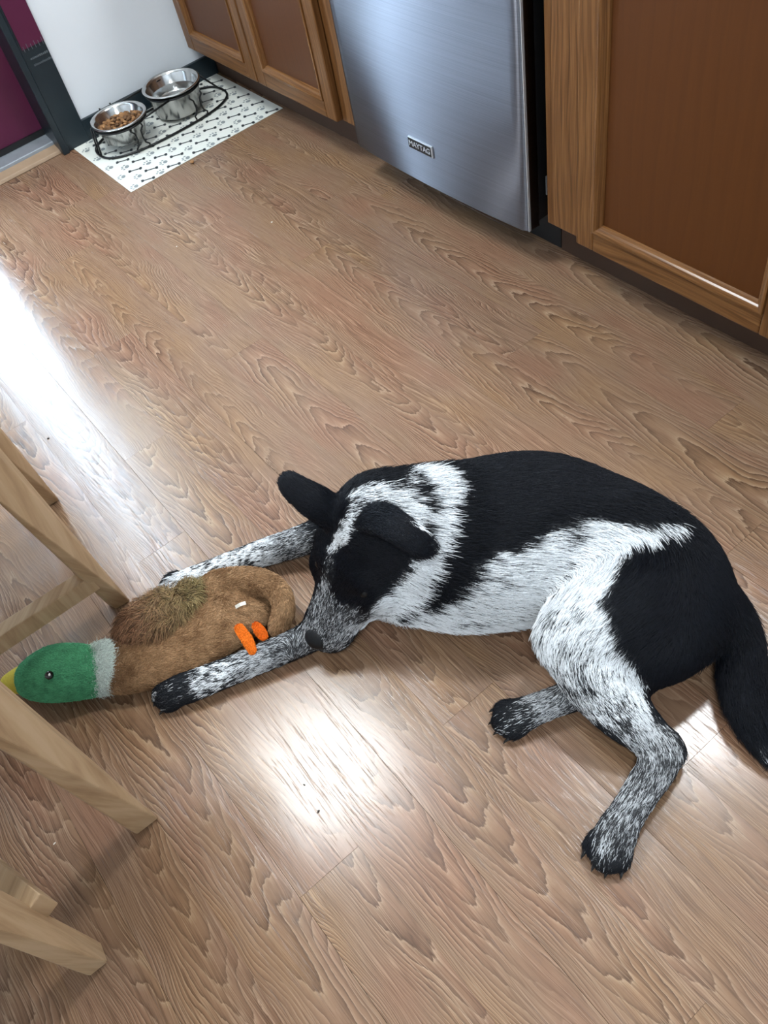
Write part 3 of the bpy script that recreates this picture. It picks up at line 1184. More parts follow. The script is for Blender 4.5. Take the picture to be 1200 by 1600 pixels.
# ================================================================== PINE STOOLS
def leg_hull(root, F, T, h, top, org=np.zeros(3)):
    """F foot corners, T corners at height h (front three as seen, then a hidden fourth); grown on to the seat"""
    pts = []
    for i, (f_, t_) in enumerate(zip(F, T)):
        f_ = np.array([*f_, 0.0005])
        t_ = np.array([*t_, h])
        if i == 1:                                  # the arris between the two seen faces stands proud
            t_ = t_ + unit(CAM - org - t_) * .024
        pts += [f_, f_ + (t_ - f_) * ((top - .0005) / t_[2])]
    return hull('leg', pts, M_PINE, root, .0018)


def stool(label, legs, seat, group, stretchers, zt=.47):
    root = tag(empty('pine_stool'), label, 'stool', group)
    for F, T, h in legs:
        leg_hull(root, F, T, h, zt)
    cx, cy, hx_, hy_, rz = seat
    s_ = box('seat', -hx_, hx_, -hy_, hy_, zt, zt + .028, M_PINE, root, .004)
    s_.location = (cx, cy, 0)
    s_.rotation_euler.z = rz
    for a, b, w, hh in stretchers:
        a, b = np.array(a), np.array(b)
        t = unit(b - a)
        sd = unit(np.cross(t, [0, 0, 1.0]))
        up_ = np.cross(sd, t)
        pts = [e + sx_ * sd * w / 2 + sz_ * up_ * hh / 2 for e in (a, b) for sx_ in (-1, 1) for sz_ in (-1, 1)]
        hull('stretcher', pts, M_PINE, root, .0015)
    return root


def plain_leg(x, y, w=.034):
    q = [(x + w / 2, y + w / 2), (x + w / 2, y - w / 2), (x - w / 2, y - w / 2), (x - w / 2, y + w / 2)]
    return q, q, .43


legA = ([(-.980, -1.137), (-.983, -1.163), (-1.003, -1.170), (-1.006, -1.140)],
        [(-.944, -1.147), (-.926, -1.155), (-.856, -1.185), (-.93, -1.185)], .43)
legD = ([(-1.288, -1.132), (-1.290, -1.156), (-1.312, -1.162), (-1.312, -1.134)],
        [(-1.262, -1.138), (-1.252, -1.150), (-1.20, -1.18), (-1.27, -1.18)], .30)
stool('pale pine stool with a foot beside the plush duck\'s brown wing',
      [legA, legD, plain_leg(-.97, -1.47), plain_leg(-1.29, -1.47)], (-1.13, -1.32, .20, .19, 0.0), None,
      [((-.955, -1.160, .125), (-.965, -1.46, .125), .024, .034), ((-1.28, -1.16, .20), (-1.285, -1.46, .20), .024, .034)])
legB = ([(-.621, -1.280), (-.622, -1.315), (-.640, -1.318), (-.645, -1.285)],
        [(-.623, -1.278), (-.602, -1.287), (-.556, -1.306), (-.60, -1.315)], .43)
legC = ([(-.532, -1.419), (-.504, -1.422), (-.505, -1.449), (-.535, -1.450)],
        [(-.532, -1.414), (-.506, -1.424), (-.482, -1.436), (-.520, -1.446)], .26)
TZ = .60
tab = tag(empty('pine_table', (-.62, -1.55, 0)), 'low pale pine table whose leg stands beside the duck\'s beak', 'table')
TLc = np.array([-.62, -1.55, 0])
for F, T, h in (legB, legC, plain_leg(-1.02, -1.62), plain_leg(-.62, -1.86)):
    lg = leg_hull(tab, [tuple(np.array(f_) - TLc[:2]) for f_ in F], [tuple(np.array(t_) - TLc[:2]) for t_ in T], h, TZ, TLc)
e0, e1 = np.array([-.845, -1.125]), np.array([-.20, -1.392])
bk = np.array([-.38, -.925])
edge = unit(np.append(e1 - e0, 0))[:2]
for i in range(5):     # boards of an unseen top, sized to shade the floor corner
    a0, a1 = .125 * i + .001, .125 * (i + 1) - .001
    q = [e0 + bk * a0, e1 + bk * a0, e1 + bk * a1, e0 + bk * a1]
    hull('shade_board', [np.append(p - TLc[:2], z_) for p in q for z_ in (TZ, TZ + .026)], M_PINE, tab, .002)
a, b = np.array([-.528, -1.412, .175]) - TLc, np.array([-1.01, -1.585, .175]) - TLc
t_ = unit(b - a)
sd = unit(np.cross(t_, [0, 0, 1.0]))
hull('stretcher', [e + sx_ * sd * .013 + sz_ * np.array([0, 0, .022]) for e in (a, b) for sx_ in (-1, 1) for sz_ in (-1, 1)], M_PINE, tab, .0015)

# ================================================================== DOG
UP = np.array([0, 0, 1.0])


def tilt(deg0, deg1):
    """up vector of the trunk's section: leans from the vertical to the far side"""
    def f_(u, t):
        a = math.radians(deg0 + (deg1 - deg0) * u)
        th = unit([t[0], t[1], 0])
        far = np.array([-th[1], th[0], 0])
        if far @ (np.array([-.6, -.6, 0]) - CAM * [1, 1, 0]) < 0:
            far = -far
        return UP * math.cos(a) + far * math.sin(a)
    return f_


lo_ = np.array([-1.06, -1.30, -.012])
hi_ = np.array([-.02, -.28, .33])
DG = Field(lo_, hi_, .0042)
# trunk, chest to rump
sweep(DG, [(668, 842, .120, .092, .072), (715, 846, .118, .112, .088), (775, 843, .122, .122, .094), (840, 838, .120, .122, .092),
           (905, 850, .112, .112, .084), (965, 872, .105, .106, .080), (1018, 902, .098, .098, .076), (1054, 934, .088, .080, .066), (1082, 962, .076, .054, .050)],
      40, .03, tilt(38, 66))
# belly fill hanging to the floor
sweep(DG, [(650, 925, .055, .045, .050), (720, 922, .058, .055, .062), (790, 915, .058, .055, .06), (850, 905, .062, .055, .055)], 16, .04, UP, flow=False)
# neck and throat
sweep(DG, [(598, 812, .192, .072, .068), (635, 820, .172, .082, .076), (675, 828, .148, .094, .085), (720, 840, .125, .10, .085)], 16, .03, tilt(25, 35))
sweep(DG, [(592, 905, .085, .05, .05), (630, 905, .085, .058, .06), (680, 895, .085, .062, .065)], 10, .035, UP, flow=False)
# shoulders
sweep(DG, [(690, 800, .17, .055, .05), (640, 880, .075, .05, .045), (600, 925, .040, .036, .034)], 14, .04, UP)
# near foreleg, elbow to paw
sweep(DG, [(610, 915, .040, .034, .032), (540, 962, .030, .026, .026), (465, 1004, .025, .0235, .0225), (380, 1040, .024, .022, .0215), (315, 1066, .022, .022, .023), (285, 1076, .021, .021, .025), (262, 1084, .018, .018, .024)],
      34, .02, UP)
# far foreleg
sweep(DG, [(620, 800, .11, .045, .04), (540, 822, .065, .032, .030), (470, 845, .040, .026, .024), (400, 868, .030, .023, .022), (335, 893, .025, .022, .021), (295, 910, .022, .021, .024), (272, 918, .019, .018, .024)],
      34, .02, UP)
# upper hind leg: haunch, thigh, shank, metatarsus
sweep(DG, [(1018, 892, .115, .068, .076), (985, 925, .125, .068, .083), (935, 965, .115, .060, .068), (902, 1000, .100, .050, .052)], 16, .03, UP)
sweep(DG, [(1054, 954, .085, .062, .068), (1035, 990, .085, .058, .064), (1000, 1020, .080, .052, .05)], 10, .04, UP, flow=False)
sweep(DG, [(900, 995, .100, .050, .048), (925, 1050, .078, .044, .047), (968, 1105, .055, .034, .039), (1005, 1142, .040, .026, .030), (1034, 1172, .030, .0225, .0245)], 24, .022, UP)
sweep(DG, [(1034, 1166, .031, .024, .024), (1030, 1192, .029, .023, .024), (1008, 1228, .026, .0205, .0225), (980, 1272, .023, .0195, .0215), (962, 1304, .021, .019, .025), (952, 1330, .017, .016, .025)], 24, .014, UP)
# point of the hock
sweep(DG, [(1040, 1165, .030, .018, .018), (1054, 1176, .029, .0135, .0135)], 5, .012, UP, flow=False)
# lower hind leg
sweep(DG, [(980, 1040, .06, .045, .045), (940, 1068, .035, .030, .030), (895, 1086, .026, .023, .022), (850, 1103, .023, .021, .0205), (815, 1117, .021, .020, .0235), (796, 1124, .018, .018, .024)], 22, .015, UP)
# tail
sweep(DG, [(1080, 915, .080, .040, .038), (1116, 932, .068, .034, .033), (1144, 966, .050, .031, .030), (1158, 1010, .038, .030, .031), (1160, 1060, .033, .028, .031), (1168, 1105, .028, .024, .028), (1183, 1145, .022, .018, .020), (1200, 1182, .016, .010, .010)],
      36, .016, UP)

# head ------------------------------------------------------------------------
HN = P(484, 1006, .058)
HO = P(600, 796, .212)
HA = unit(HN - HO)
toC = unit(CAM - .5 * (HN + HO))
imL = -CR[:, 0]
HU = toC + imL * .42
HU = unit(HU - HA * (HU @ HA))
HS = np.cross(HA, HU)          # towards one side
if HS @ imL > 0:
    HS = -HS                   # HS points to image right (the dog's near cheek)


def hp_(along, up_, side):
    """head space: 0 = occiput, 1 = nose tip"""
    return HO + (HN - HO) * along + HU * up_ + HS * side


HFR = np.array([HA, HU, np.cross(HA, HU)])
hd = []


def he(al, u_, s_, ra, ru, rs):
    hd.append((hp_(al, u_, s_), (ra, ru, rs), HFR))


he(.18, -.014, -.008, .068, .058, .068)       # skull
he(.32, -.014, -.008, .070, .054, .070)       # brow
he(.44, -.024, -.042, .052, .038, .032)   # cheeks
he(.44, -.028, .036, .055, .044, .038)
DG.ell_set(hd, .022)
hd = []
for i in range(13):                       # muzzle
    u = i / 12
    he(.50 + .43 * u, -.022 - .010 * u, .004 * (1 - u), .030, .044 - .014 * u, .053 - .017 * u)
DG.ell_set(hd, .020)
hd = []
he(.88, -.030, -.019, .030, .021, .019)   # lip pads
he(.86, -.032, .022, .034, .023, .021)
he(.955, -.022, 0, .013, .012, .013)
DG.ell_set(hd, .010)
hd = []
he(.62, -.056, .014, .068, .022, .034)    # lower jaw
he(.84, -.050, .004, .035, .012, .016)
DG.ell_set(hd, .012)
for s_ in (-1, 1):                        # brow ridges
    DG.ell_set([(hp_(.42, .022, s_ * .026), (.018, .011, .014), HFR)], .016)
for al, u_, s_ in ((0, 0, 0), (.25, 0, 0), (.5, -.01, 0), (.75, -.02, 0), (1, -.02, 0)):
    FLOW.append((hp_(al, u_, s_), .045, -HA))
    FLOW.append((hp_(al + .1, u_, s_), .045, -HA))

# ears: folded flaps


def ear(ctrl, n, nrm):
    c = np.array([[*P(r[0], r[1], r[2]), r[3], r[4]] for r in ctrl])
    s = catmull(c, n)
    it = []
    for i in range(n):
        t = unit(s[min(i + 1, n - 1), :3] - s[max(i - 1, 0), :3])
        fr = frame(t, nrm)
        it.append((s[i, :3], (s[i, 3] * .9, s[i, 4], s[i, 3]), fr))
        FLOW.append((s[i, :3], .02, t))
    DG.ell_set(it, .007)


ear([(572, 806, .238, .024, .018), (598, 812, .262, .024, .013), (626, 828, .268, .0225, .0095), (652, 846, .256, .0205, .0085), (668, 856, .244, .0175, .008)], 18, unit(toC * .8 + UP * .4))
ear([(520, 802, .222, .026, .018), (498, 788, .242, .026, .013), (478, 775, .254, .024, .0095), (460, 762, .262, .021, .0085), (451, 754, .265, .018, .008)], 18, unit(toC * .5 + UP * .5 + CR[:, 1] * -.5))

# toes


def toes(tip, back, w, z=.0115, n=4, r=.0098, ln=.019):
    a, b = P(*tip, z), P(*back, z)
    t = unit(a - b)
    sd = unit(np.cross(t, UP))
    for i in range(n):
        o_ = (i - (n - 1) / 2) / ((n - 1) / 2)
        ctr = a - t * (.004 + .009 * o_ * o_) + sd * o_ * w
        fr = frame(t + sd * o_ * .18, UP)
        DG.ell_set([(ctr, (ln, r, r * .92), fr)], .0045)
        CLAWS.append((ctr + (t + sd * o_ * .18) * ln * .86, unit(t + sd * o_ * .18)))


CLAWS = []
toes((256, 1086), (300, 1071), .0215)
toes((266, 921), (310, 904), .0215)
toes((945, 1340), (962, 1300), .021)
toes((788, 1128), (830, 1111), .0205)
DG.floor_cut(.0015)
DG.smooth(1)
dv, dq = DG.mesh()
dv = relax(dv, dq, 3, .5)
dv[:, 2] = np.maximum(dv[:, 2], .001)

# ---- coat colour: strokes of lighter hair laid on the body
bv = BVHTree.FromPolygons(dv.tolist(), dq.tolist())


def on_body(px, py):
    h_ = bv.ray_cast(Vector(CAM), Vector(unit(ray(px, py))))
    return None if h_[0] is None else np.array(h_[0])


tone = np.zeros(len(dv))
ESOFT = vnoise(dv, 90, 3) * .6 + vnoise(dv, 220, 4) * .4


def stroke(pts, val, soft=.008, mode='max', amount=1.0):
    """pts: (px, py, radius in metres)"""
    global tone
    pp = [(on_body(a, b), r) for a, b, r in pts]
    pp = [(p, r) for p, r in pp if p is not None]
    best = np.full(len(dv), 9.0)
    if len(pp) == 1:
        best = np.linalg.norm(dv - pp[0][0], axis=1) - pp[0][1]
    for (a, ra), (b, rb) in zip(pp[:-1], pp[1:]):
        ab = b - a
        t = np.clip(((dv - a) @ ab) / (ab @ ab + 1e-9), 0, 1)
        d = np.linalg.norm(dv - a - t[:, None] * ab, axis=1) - (ra + (rb - ra) * t)
        best = np.minimum(best, d)
    w = np.clip(.5 - (best + (ESOFT - .5) * .018) / (2 * soft), 0, 1) * amount
    tone = tone * (1 - w) + val * w


# collar of white round the neck
stroke([(655, 735, .020), (690, 752, .022), (700, 800, .020), (693, 850, .022), (672, 890, .026), (640, 925, .026), (600, 955, .022), (575, 978, .018)], .88, .008)
stroke([(640, 745, .012), (628, 765, .010)], .35, .012)
stroke([(645, 800, .016), (660, 830, .018), (665, 870, .020)], .82, .008)
# crown patch and blaze
stroke([(555, 775, .010), (590, 770, .014), (625, 778, .014), (650, 800, .012)], .70, .007)
stroke([(556, 790, .012), (545, 815, .010), (530, 840, .008)], .55, .006)
stroke([(540, 825, .006), (527, 845, .007), (518, 862, .005)], .92, .004)
stroke([(517, 870, .004), (511, 895, .005), (507, 915, .007)], .40, .005)
# muzzle
stroke([(506, 935, .016), (502, 965, .030), (500, 990, .030), (540, 970, .024)], .33, .010)
stroke([(480, 990, .012), (500, 1015, .02), (530, 1000, .02)], .28, .010)
stroke([(490, 955, .008), (480, 985, .008)], .30, .008)
stroke([(548, 988, .014), (568, 976, .016), (595, 962, .018)], .66, .008)
# ears a shade lighter than the face
stroke([(600, 815, .014), (630, 835, .018), (660, 855, .02)], .0, .004)
# near eye patch stays black
stroke([(560, 880, .022), (555, 915, .020), (545, 940, .010), (600, 880, .022), (618, 880, .012)], .0, .006)
# shoulder line stays black
stroke([(735, 790, .02), (722, 850, .022), (700, 905, .020), (668, 940, .014)], .0, .008)
# belly
stroke([(640, 965, .012), (690, 965, .018), (740, 945, .030), (790, 915, .040), (840, 900, .045), (850, 945, .040)], .80, .010)
stroke([(700, 985, .02), (760, 985, .03), (830, 975, .03)], .80, .010)
stroke([(765, 890, .012), (785, 882, .016)], .75, .010)
stroke([(720, 955, .02), (760, 955, .03), (800, 955, .035), (835, 955, .035)], .80, .010)
# flank and front of the thigh
stroke([(1068, 816, .004), (1042, 824, .009), (1004, 836, .015), (960, 842, .022), (915, 842, .027), (885, 848, .024), (850, 862, .02)], .90, .007)
stroke([(935, 830, .010), (900, 835, .012), (875, 850, .010)], .62, .008)
stroke([(950, 850, .032), (925, 890, .036), (905, 930, .034), (890, 970, .034), (895, 1005, .036)], .93, .008)
stroke([(930, 960, .018), (950, 1010, .020), (975, 1040, .018)], .80, .008)
stroke([(880, 990, .045), (900, 1040, .055), (935, 1080, .045)], .68, .012)
stroke([(955, 1030, .02), (985, 1075, .020), (1000, 1100, .016)], .80, .010)
stroke([(925, 1080, .022), (960, 1115, .022)], .50, .012)
stroke([(985, 1130, .030), (1015, 1160, .030), (1045, 1175, .026)], .48, .012)
stroke([(1005, 1120, .010), (1015, 1150, .008)], .80, .008)
stroke([(1025, 1200, .032), (990, 1260, .030), (970, 1300, .028)], .36, .012)
stroke([(955, 1330, .024), (940, 1350, .02)], .16, .010)
stroke([(950, 1310, .008)], .5, .008)
# lower hind leg
stroke([(905, 1085, .034), (850, 1105, .032)], .46, .012)
stroke([(810, 1120, .026), (785, 1130, .024)], .16, .010)
# forelegs
stroke([(460, 1008, .030), (400, 1030, .030)], .34, .012)
stroke([(390, 1035, .030), (320, 1063, .030)], .50, .012)
stroke([(280, 1078, .026), (250, 1088, .026)], .18, .010)
stroke([(462, 848, .034), (430, 858, .032)], .34, .012)
stroke([(415, 862, .032), (300, 905, .034), (270, 918, .03)], .58, .012)
# haunch behind the white band stays black
stroke([(1010, 900, .028), (985, 945, .020), (1000, 990, .026), (1030, 1030, .028), (1060, 960, .04)], .0, .007)
stroke([(1085, 860, .02), (1110, 900, .03)], .0, .007)
stroke([(1195, 1182, .010)], .4, .01)

ba, bb = P(650, 950, .03), P(850, 935, .03)
ab_ = bb - ba
tt_ = np.clip(((dv - ba) @ ab_) / (ab_ @ ab_), 0, 1)
w_ = np.clip((.10 - np.linalg.norm(dv - ba - tt_[:, None] * ab_, axis=1)) / .01, 0, 1) * np.clip((.078 - dv[:, 2]) / .012, 0, 1)
tone = tone * (1 - w_) + .82 * w_
kn = P(872, 1000, .09)
w_ = np.clip((.068 - np.linalg.norm(dv - kn, axis=1)) / .012, 0, 1) * (tone < .45)
tone = tone * (1 - w_) + .66 * w_
WHITE = np.array([.90, .93, .96])
BLACK = np.array([.0040, .0050, .0080])
GREYN = vnoise(dv * [1, 1, 1], 120, 9)
basec = BLACK + (WHITE * .55 - BLACK) * np.clip(tone * .9, 0, 1)[:, None]

dog = tag(empty('dog', (float(P(780, 850, 0)[0]), float(P(780, 850, 0)[1]), 0)),
          'black and white speckled dog lying on the floor mouthing a plush duck', 'dog')
DOGLOC = np.array(dog.location)
M_SKIN = skin_material('dog_coat_base', .6, .12)
body = mesh_from('body', dv - DOGLOC, dq, M_SKIN, dog)
ca = body.data.color_attributes.new('coat', 'FLOAT_COLOR', 'POINT')
ca.data.foreach_set('color', np.concatenate([basec, np.ones((len(dv), 1))], 1).astype(np.float32).ravel())

# lie of the coat -------------------------------------------------------------
fp = np.array([f[0] for f in FLOW])
fr_ = np.array([f[1] for f in FLOW])
ft = np.array([f[2] for f in FLOW])
flow = np.zeros_like(dv)
near = np.zeros(len(dv), int)
for s in range(0, len(dv), 4000):
    d = np.linalg.norm(dv[s:s + 4000, None] - fp[None], axis=2) - fr_[None]
    w = np.exp(-np.maximum(d - d.min(1, keepdims=True), 0) / .012)
    flow[s:s + 4000] = w @ ft
flow /= np.linalg.norm(flow, axis=1)[:, None] + 1e-9

# hair length by place: short on face, ears and legs, longer on neck and belly
leng = np.full(len(dv), .0125)


def hairlen(pts, rad, val):
    for a, b in pts:
        p = on_body(a, b)
        if p is None:
            continue
        w = np.clip(1.5 - np.linalg.norm(dv - p, axis=1) / rad, 0, 1)
        leng[:] = leng * (1 - w) + val * w


hairlen([(690, 750), (705, 800), (690, 860), (650, 910), (610, 950), (640, 750), (660, 820)], .04, .020)
hairlen([(690, 960), (740, 940), (790, 930), (840, 920), (860, 870), (900, 850), (960, 840), (1030, 820), (760, 970), (820, 965)], .045, .020)
hairlen([(540, 850), (580, 870), (510, 880), (530, 920), (500, 960), (490, 1000), (560, 920), (545, 970), (610, 870), (480, 880)], .045, .0065)
hairlen([(610, 825), (650, 850), (490, 790), (455, 760)], .03, .0050)
hairlen([(900, 1000), (930, 1060)], .04, .013)
hairlen([(980, 1120), (1030, 1170), (1010, 1230), (970, 1290), (950, 1330)], .045, .0085)
hairlen([(450, 1010), (400, 1030), (340, 1058), (280, 1078), (250, 1086), (450, 855), (380, 875), (310, 900), (880, 1090), (830, 1110), (790, 1128)], .04, .0075)
hairlen([(1150, 980), (1160, 1060), (1175, 1120), (1195, 1175)], .04, .016)

NH = 230000
vis = np.where(dv[:, 2] > .004, 1.0, .05)
dens = vis * np.clip(.0125 / leng, .5, 1.7)
pos, nor, tri, bary = sample_surface(dv, dq, NH, dens)
fl = interp(flow, tri, bary)
ln = interp(leng, tri, bary) * rng.uniform(.65, 1.2, NH)
tn = interp(tone, tri, bary)
# tufting: neighbouring hairs share colour, drawn out along the coat
str_ = pos - fl * (fl * pos).sum(1)[:, None] * .62
cl1 = vnoise(str_, 210, 21) * .55 + vnoise(str_, 420, 22) * .45
cl2 = vnoise(pos, 75, 23)
roan = np.zeros(len(dv))            # finely mixed grey hair: muzzle and lower legs
for a_, b_, r_ in ((500, 960, .05), (500, 990, .05), (540, 970, .045), (1030, 1180, .045), (1010, 1230, .045), (970, 1290, .045), (870, 1095, .045), (430, 1020, .05), (460, 850, .04)):
    p_ = on_body(a_, b_)
    if p_ is not None:
        roan = np.maximum(roan, np.clip(1.6 - np.linalg.norm(dv - p_, axis=1) / r_, 0, 1))
rn = interp(roan, tri, bary)
prob = tn + (cl1 - .5) * (1.2 - .75 * rn) * np.clip(4 * tn * (1.05 - tn), 0, 1) + (cl2 - .5) * .5 * np.clip(4 * tn * (1 - tn), 0, 1)
white = ((prob + rng.normal(0, 1.0, NH) * (.14 + .22 * rn)) > .5) & (tn > .03)
mixv = np.where(white, rng.uniform(.72, 1.08, NH) * (1 - .35 * rn), rng.uniform(0, .06, NH))
colr = BLACK + (WHITE - BLACK) * mixv[:, None]
dk = ~white
colr[dk] = BLACK * rng.uniform(.6, 1.6, (int(dk.sum()), 1)) + (tn[dk] * (.02 + .06 * rn[dk]))[:, None]
lift = np.clip(.16 + .25 * (ln > .015), .1, .5) * rng.uniform(.6, 1.5, NH)
pts, rad = grow(pos, nor, fl, ln, lift, rng.uniform(.00055, .00095, NH), 4, .16)
hair_object('fur', pts - DOGLOC, rad, colr, hair_material('dog_fur', .5, .16), body)

# nose, eyes, claws -----------------------------------------------------------
M_NOSE = plain('nose_leather', srgb(9, 11, 14), .55, spec=.3, var=.3, scale=400)
NF = Field(hp_(.98, -.02, 0) - .04, hp_(.98, -.02, 0) + .04, .0018)
NF.ell_set([(hp_(.975, -.014, 0), (.013, .0145, .0195), HFR)], .004)
NF.ell_set([(hp_(.955, -.010, 0), (.018, .012, .017), HFR)], .004)
NF.ell_set([(hp_(.985, -.019, s_ * .0085), (.0095, .0085, .0085), HFR) for s_ in (-1, 1)], .004)
nv, nq = NF.mesh()
mesh_from('nose', relax(nv, nq, 2) - DOGLOC, nq, M_NOSE, dog)['label'] = 'black leathery nose'
M_EYE = plain('dark_eye', srgb(12, 9, 8), .38, spec=.25)
for s_ in (-1, 1):
    c_ = hp_(.47, .006 if s_ > 0 else .008, s_ * .0345)
    h_ = bv.find_nearest(Vector(c_))
    ev = new_obj('eye', None or bpy.data.meshes.new('eye'), dog)
    bm = bmesh.new()
    bmesh.ops.create_uvsphere(bm, u_segments=16, v_segments=10, radius=.0085)
    bm.to_mesh(ev.data)
    bm.free()
    ev.data.polygons.foreach_set('use_smooth', [True] * len(ev.data.polygons))
    ev.data.materials.append(M_EYE)
    ev.location = Vector(np.array(h_[0]) - np.array(h_[1]) * .0062 - DOGLOC)
    ev['label'] = 'dark brown eye'
M_CLAW = plain('claw_horn', srgb(20, 20, 21), .3)
for c_, t_ in CLAWS:
    c_ = np.array(c_)
    c_[2] = .010
    tube('claw', [c_ - t_ * .006 - DOGLOC, c_ + t_ * .002 - DOGLOC, c_ + t_ * .007 - np.array([0, 0, .003]) - DOGLOC, c_ + t_ * .010 - np.array([0, 0, .0065]) - DOGLOC],
         [.0026, .0026, .0018, .0005], M_CLAW, dog, 7)


# ================================================================== PLUSH DUCK
duck = tag(empty('plush_duck', (float(P(270, 1010, 0)[0]), float(P(270, 1010, 0)[1]), 0)),
           'plush mallard duck toy stretched out between the dog\'s forelegs', 'toy')
DL = np.array(duck.location)


def plush(name, sweeps, colf, h=.003, fur=(8000, .006, .0010), parent=None, extra=None, jitter=.35, lift=.7, mat_rough=.8, cut=.001, seed=1):
    FLOW.clear()
    allp = np.array([P(r[0], r[1], r[2]) for s in sweeps for r in s[0]])
    rm = max(max(r[3], r[4]) for s in sweeps for r in s[0]) + .02
    fd = Field(np.minimum(allp.min(0) - rm, 9), allp.max(0) + rm, h)
    for ctrl, n_, k_ in sweeps:
        sweep(fd, ctrl, n_, k_, UP)
    fd.floor_cut(cut)
    fd.smooth(1)
    v, q = fd.mesh()
    v = relax(v, q, 2)
    v[:, 2] = np.maximum(v[:, 2], .0008)
    if extra is not None:
        v = extra(v)
    col = colf(v)
    o = mesh_from(name, v - DL, q, skin_material(name + '_cloth', mat_rough, .15), parent or duck)
    ca_ = o.data.color_attributes.new('coat', 'FLOAT_COLOR', 'POINT')
    ca_.data.foreach_set('color', np.concatenate([col * .8, np.ones((len(v), 1))], 1).astype(np.float32).ravel())
    fp_ = np.array([f[0] for f in FLOW])
    ft_ = np.array([f[2] for f in FLOW])
    if fur:
        n_, L_, w_ = fur
        pos, nor, tri, bary = sample_surface(v, q, n_, np.where(v[:, 2] > .003, 1.0, .02))
        nr = np.array([np.argmin(((fp_ - p) ** 2).sum(1)) for p in pos[:: max(1, n_ // 4000)]])
        idx = np.repeat(nr, max(1, n_ // 4000))[:n_] if False else None
        # nearest axis sample, in blocks
        near_ = np.concatenate([np.argmin(((pos[s:s + 3000, None] - fp_[None]) ** 2).sum(2), 1) for s in range(0, n_, 3000)])
        c_ = interp(col, tri, bary) * rng.uniform(.72, 1.22, (n_, 1))
        ln_ = L_ * rng.uniform(.6, 1.2, n_)
        pts_, rad_ = grow(pos, nor, ft_[near_], ln_, np.full(n_, lift), np.full(n_, w_), 4, jitter)
        hair_object('pile', pts_ - DL, rad_, np.clip(c_, 0, 1), hair_material(name + '_pile', .7, .12), o)
    return o, v, q


def solid_col(c, var=.18, sc=60, seed=5):
    def f_(v):
        n_ = vnoise(v, sc, seed) * .6 + vnoise(v, sc * 3, seed + 1) * .4
        return np.array(c)[None] * (1 + (n_ - .5)[:, None] * 2 * var)
    return f_


TAN = srgb(176, 128, 86)


def tan_col(v):
    n_ = vnoise(v, 45, 31) * .6 + vnoise(v, 140, 32) * .4
    a, b = np.array(srgb(122, 90, 62)), np.array(srgb(176, 140, 104))
    return a + (b - a) * np.clip((n_ - .2) * 1.6, 0, 1)[:, None]


# body: flat long sack, folded over at the tail
plush('body', [([(172, 1044, .024, .024, .038), (205, 1034, .028, .027, .052), (250, 1012, .029, .028, .064), (305, 988, .030, .029, .063), (350, 968, .031, .029, .056), (385, 952, .024, .022, .044)], 30, .02),
               ([(366, 948, .046, .018, .034), (392, 962, .038, .016, .026)], 8, .012),
               ([(340, 922, .038, .028, .034), (375, 912, .050, .027, .026), (408, 910, .058, .022, .020), (434, 924, .056, .020, .0175), (443, 950, .048, .019, .0165), (436, 978, .034, .017, .015)], 26, .003)],
      tan_col, .0030, (30000, .0055, .0011))
# collar
plush('collar', [([(151, 1046, .028, .029, .036), (158, 1044, .029, .030, .040), (164, 1043, .029, .030, .041), (172, 1041, .028, .028, .038)], 8, .006)],
      solid_col(srgb(220, 230, 222), .06), .003, (11000, .013, .0011), jitter=.6, lift=.5)
# head
plush('head', [([(140, 1050, .034, .034, .040), (112, 1050, .040, .039, .044), (85, 1052, .040, .039, .044), (62, 1057, .034, .032, .036), (50, 1060, .029, .024, .027)], 20, .01)],
      solid_col(srgb(92, 168, 122), .3, 120), .003, (26000, .0050, .0010))
# beak of two flat halves
plush('beak', [([(48, 1056, .038, .016, .026), (28, 1060, .036, .011, .021), (12, 1064, .033, .007, .014)], 10, .006)], solid_col(srgb(218, 196, 78), .08), .0022, None)
plush('beak', [([(48, 1064, .020, .011, .020), (30, 1070, .018, .008, .016), (16, 1073, .017, .005, .011)], 10, .006)], solid_col(srgb(206, 180, 66), .08), .0022, None)
# bead eye, its glint put in as a white dot
ep = P(76, 1054, .070)
for k_, (epx, epy, ez) in enumerate(((77, 1055, .0800),)):
    bm = bmesh.new()
    bmesh.ops.create_uvsphere(bm, u_segments=18, v_segments=12, radius=.0066)
    me = bpy.data.meshes.new('eye')
    bm.to_mesh(me)
    bm.free()
    me.polygons.foreach_set('use_smooth', [True] * len(me.polygons))
    eo = new_obj('eye', me, duck, plain('bead_black', srgb(10, 10, 12), .06, spec=.8))
    eo.location = Vector(P(epx, epy, ez) - DL)
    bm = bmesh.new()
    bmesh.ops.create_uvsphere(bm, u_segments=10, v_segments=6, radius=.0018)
    me = bpy.data.meshes.new('glint_dot')
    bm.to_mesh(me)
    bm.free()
    d_ = new_obj('glint_dot', me, eo, plain('glint_white', srgb(240, 240, 236), .3))
    d_.location = Vector(unit(CAM - P(epx, epy, ez)) * .0060 + CR[:, 1] * .0006)
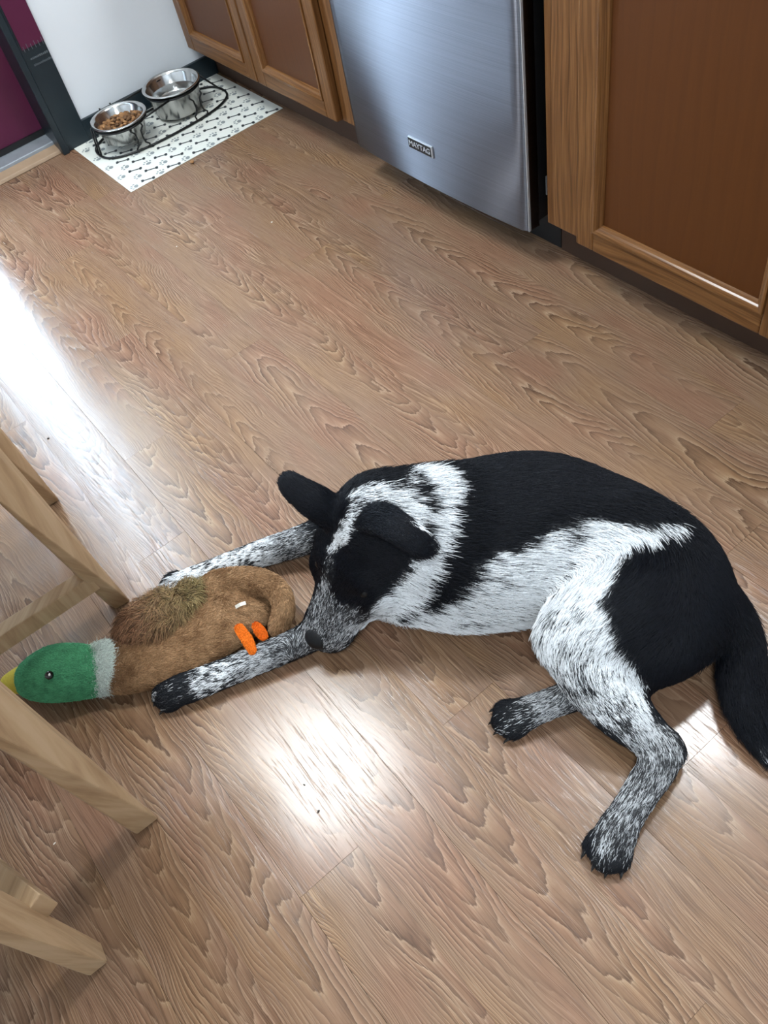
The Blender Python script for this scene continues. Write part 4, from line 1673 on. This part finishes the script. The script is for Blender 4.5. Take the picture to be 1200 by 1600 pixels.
# wing tuft: shaggy dark hair over a pad
wing, wv, wq = plush('wing', [([(218, 975, .050, .012, .030), (242, 965, .055, .014, .036), (272, 950, .055, .013, .030), (305, 932, .050, .010, .020)], 16, .01)],
                     lambda v: np.array(srgb(96, 66, 42))[None] * np.ones((len(v), 1)), .003, None, cut=.038)
n_ = 8000
pos, nor, tri, bary = sample_surface(wv, wq, n_, np.where(wv[:, 2] > .045, 1.0, .3))
wax = unit(P(320, 925, .05) - P(225, 975, .05))
tt = np.clip(((pos - P(225, 975, .05)) @ wax) / .10 + rng.normal(0, .12, n_), 0, 1)
ca_, cb_ = np.array(srgb(112, 80, 58)), np.array(srgb(116, 102, 68))
cw = (ca_ + (cb_ - ca_) * tt[:, None]) * rng.uniform(.35, 1.9, (n_, 1))
lock = np.stack([vnoise(pos, 130, 41) - .5, vnoise(pos, 130, 42) - .5, vnoise(pos, 130, 43) - .5], 1) * 3.0
wctr = P(262, 958, .045)
fdir = unit(P(225, 1000, .05) - P(300, 935, .05)) * .5 + lock + (pos - wctr) * 14
pts_, rad_ = grow(pos, nor, fdir, .023 * rng.uniform(.5, 1.35, n_), np.full(n_, .95), np.full(n_, .0012), 5, .22, .35)
hair_object('shag', pts_ - DL, rad_, np.clip(cw, 0, 1), hair_material('wing_shag', .6, .2), wing)
# feet
plush('foot', [([(374, 982, .060, .007, .007), (381, 992, .060, .005, .0085), (388, 1003, .056, .0045, .0085), (394, 1017, .048, .004, .0065)], 14, .004)], solid_col(srgb(232, 120, 34), .1), .0022, (2500, .003, .0008))
plush('foot', [([(400, 978, .050, .006, .006), (406, 986, .050, .0045, .0085), (411, 993, .047, .004, .0075)], 10, .004)], solid_col(srgb(222, 104, 28), .1), .0022, (2000, .003, .0008))
# sewn-in tag
tp = [P(368, 949, .070), P(375, 945, .076), P(384, 942, .076)]
sd = unit(P(372, 955, .078) - P(368, 943, .078)) * .0032
vs = []
for p in tp:
    for s_ in (-1, 1):
        for t_ in (0, .0006):
            vs.append(p + sd * s_ + UP * t_ - DL)
fs = []
for i in (0, 1):
    a = i * 4
    fs += [(a, a + 2, a + 6, a + 4), (a + 1, a + 5, a + 7, a + 3), (a, a + 4, a + 5, a + 1), (a + 2, a + 3, a + 7, a + 6)]
fs += [(0, 1, 3, 2), (8, 10, 11, 9)]
new_obj('sewn_tag', mesh('sewn_tag', vs, fs), duck, plain('tag_satin', srgb(196, 190, 178), .4))
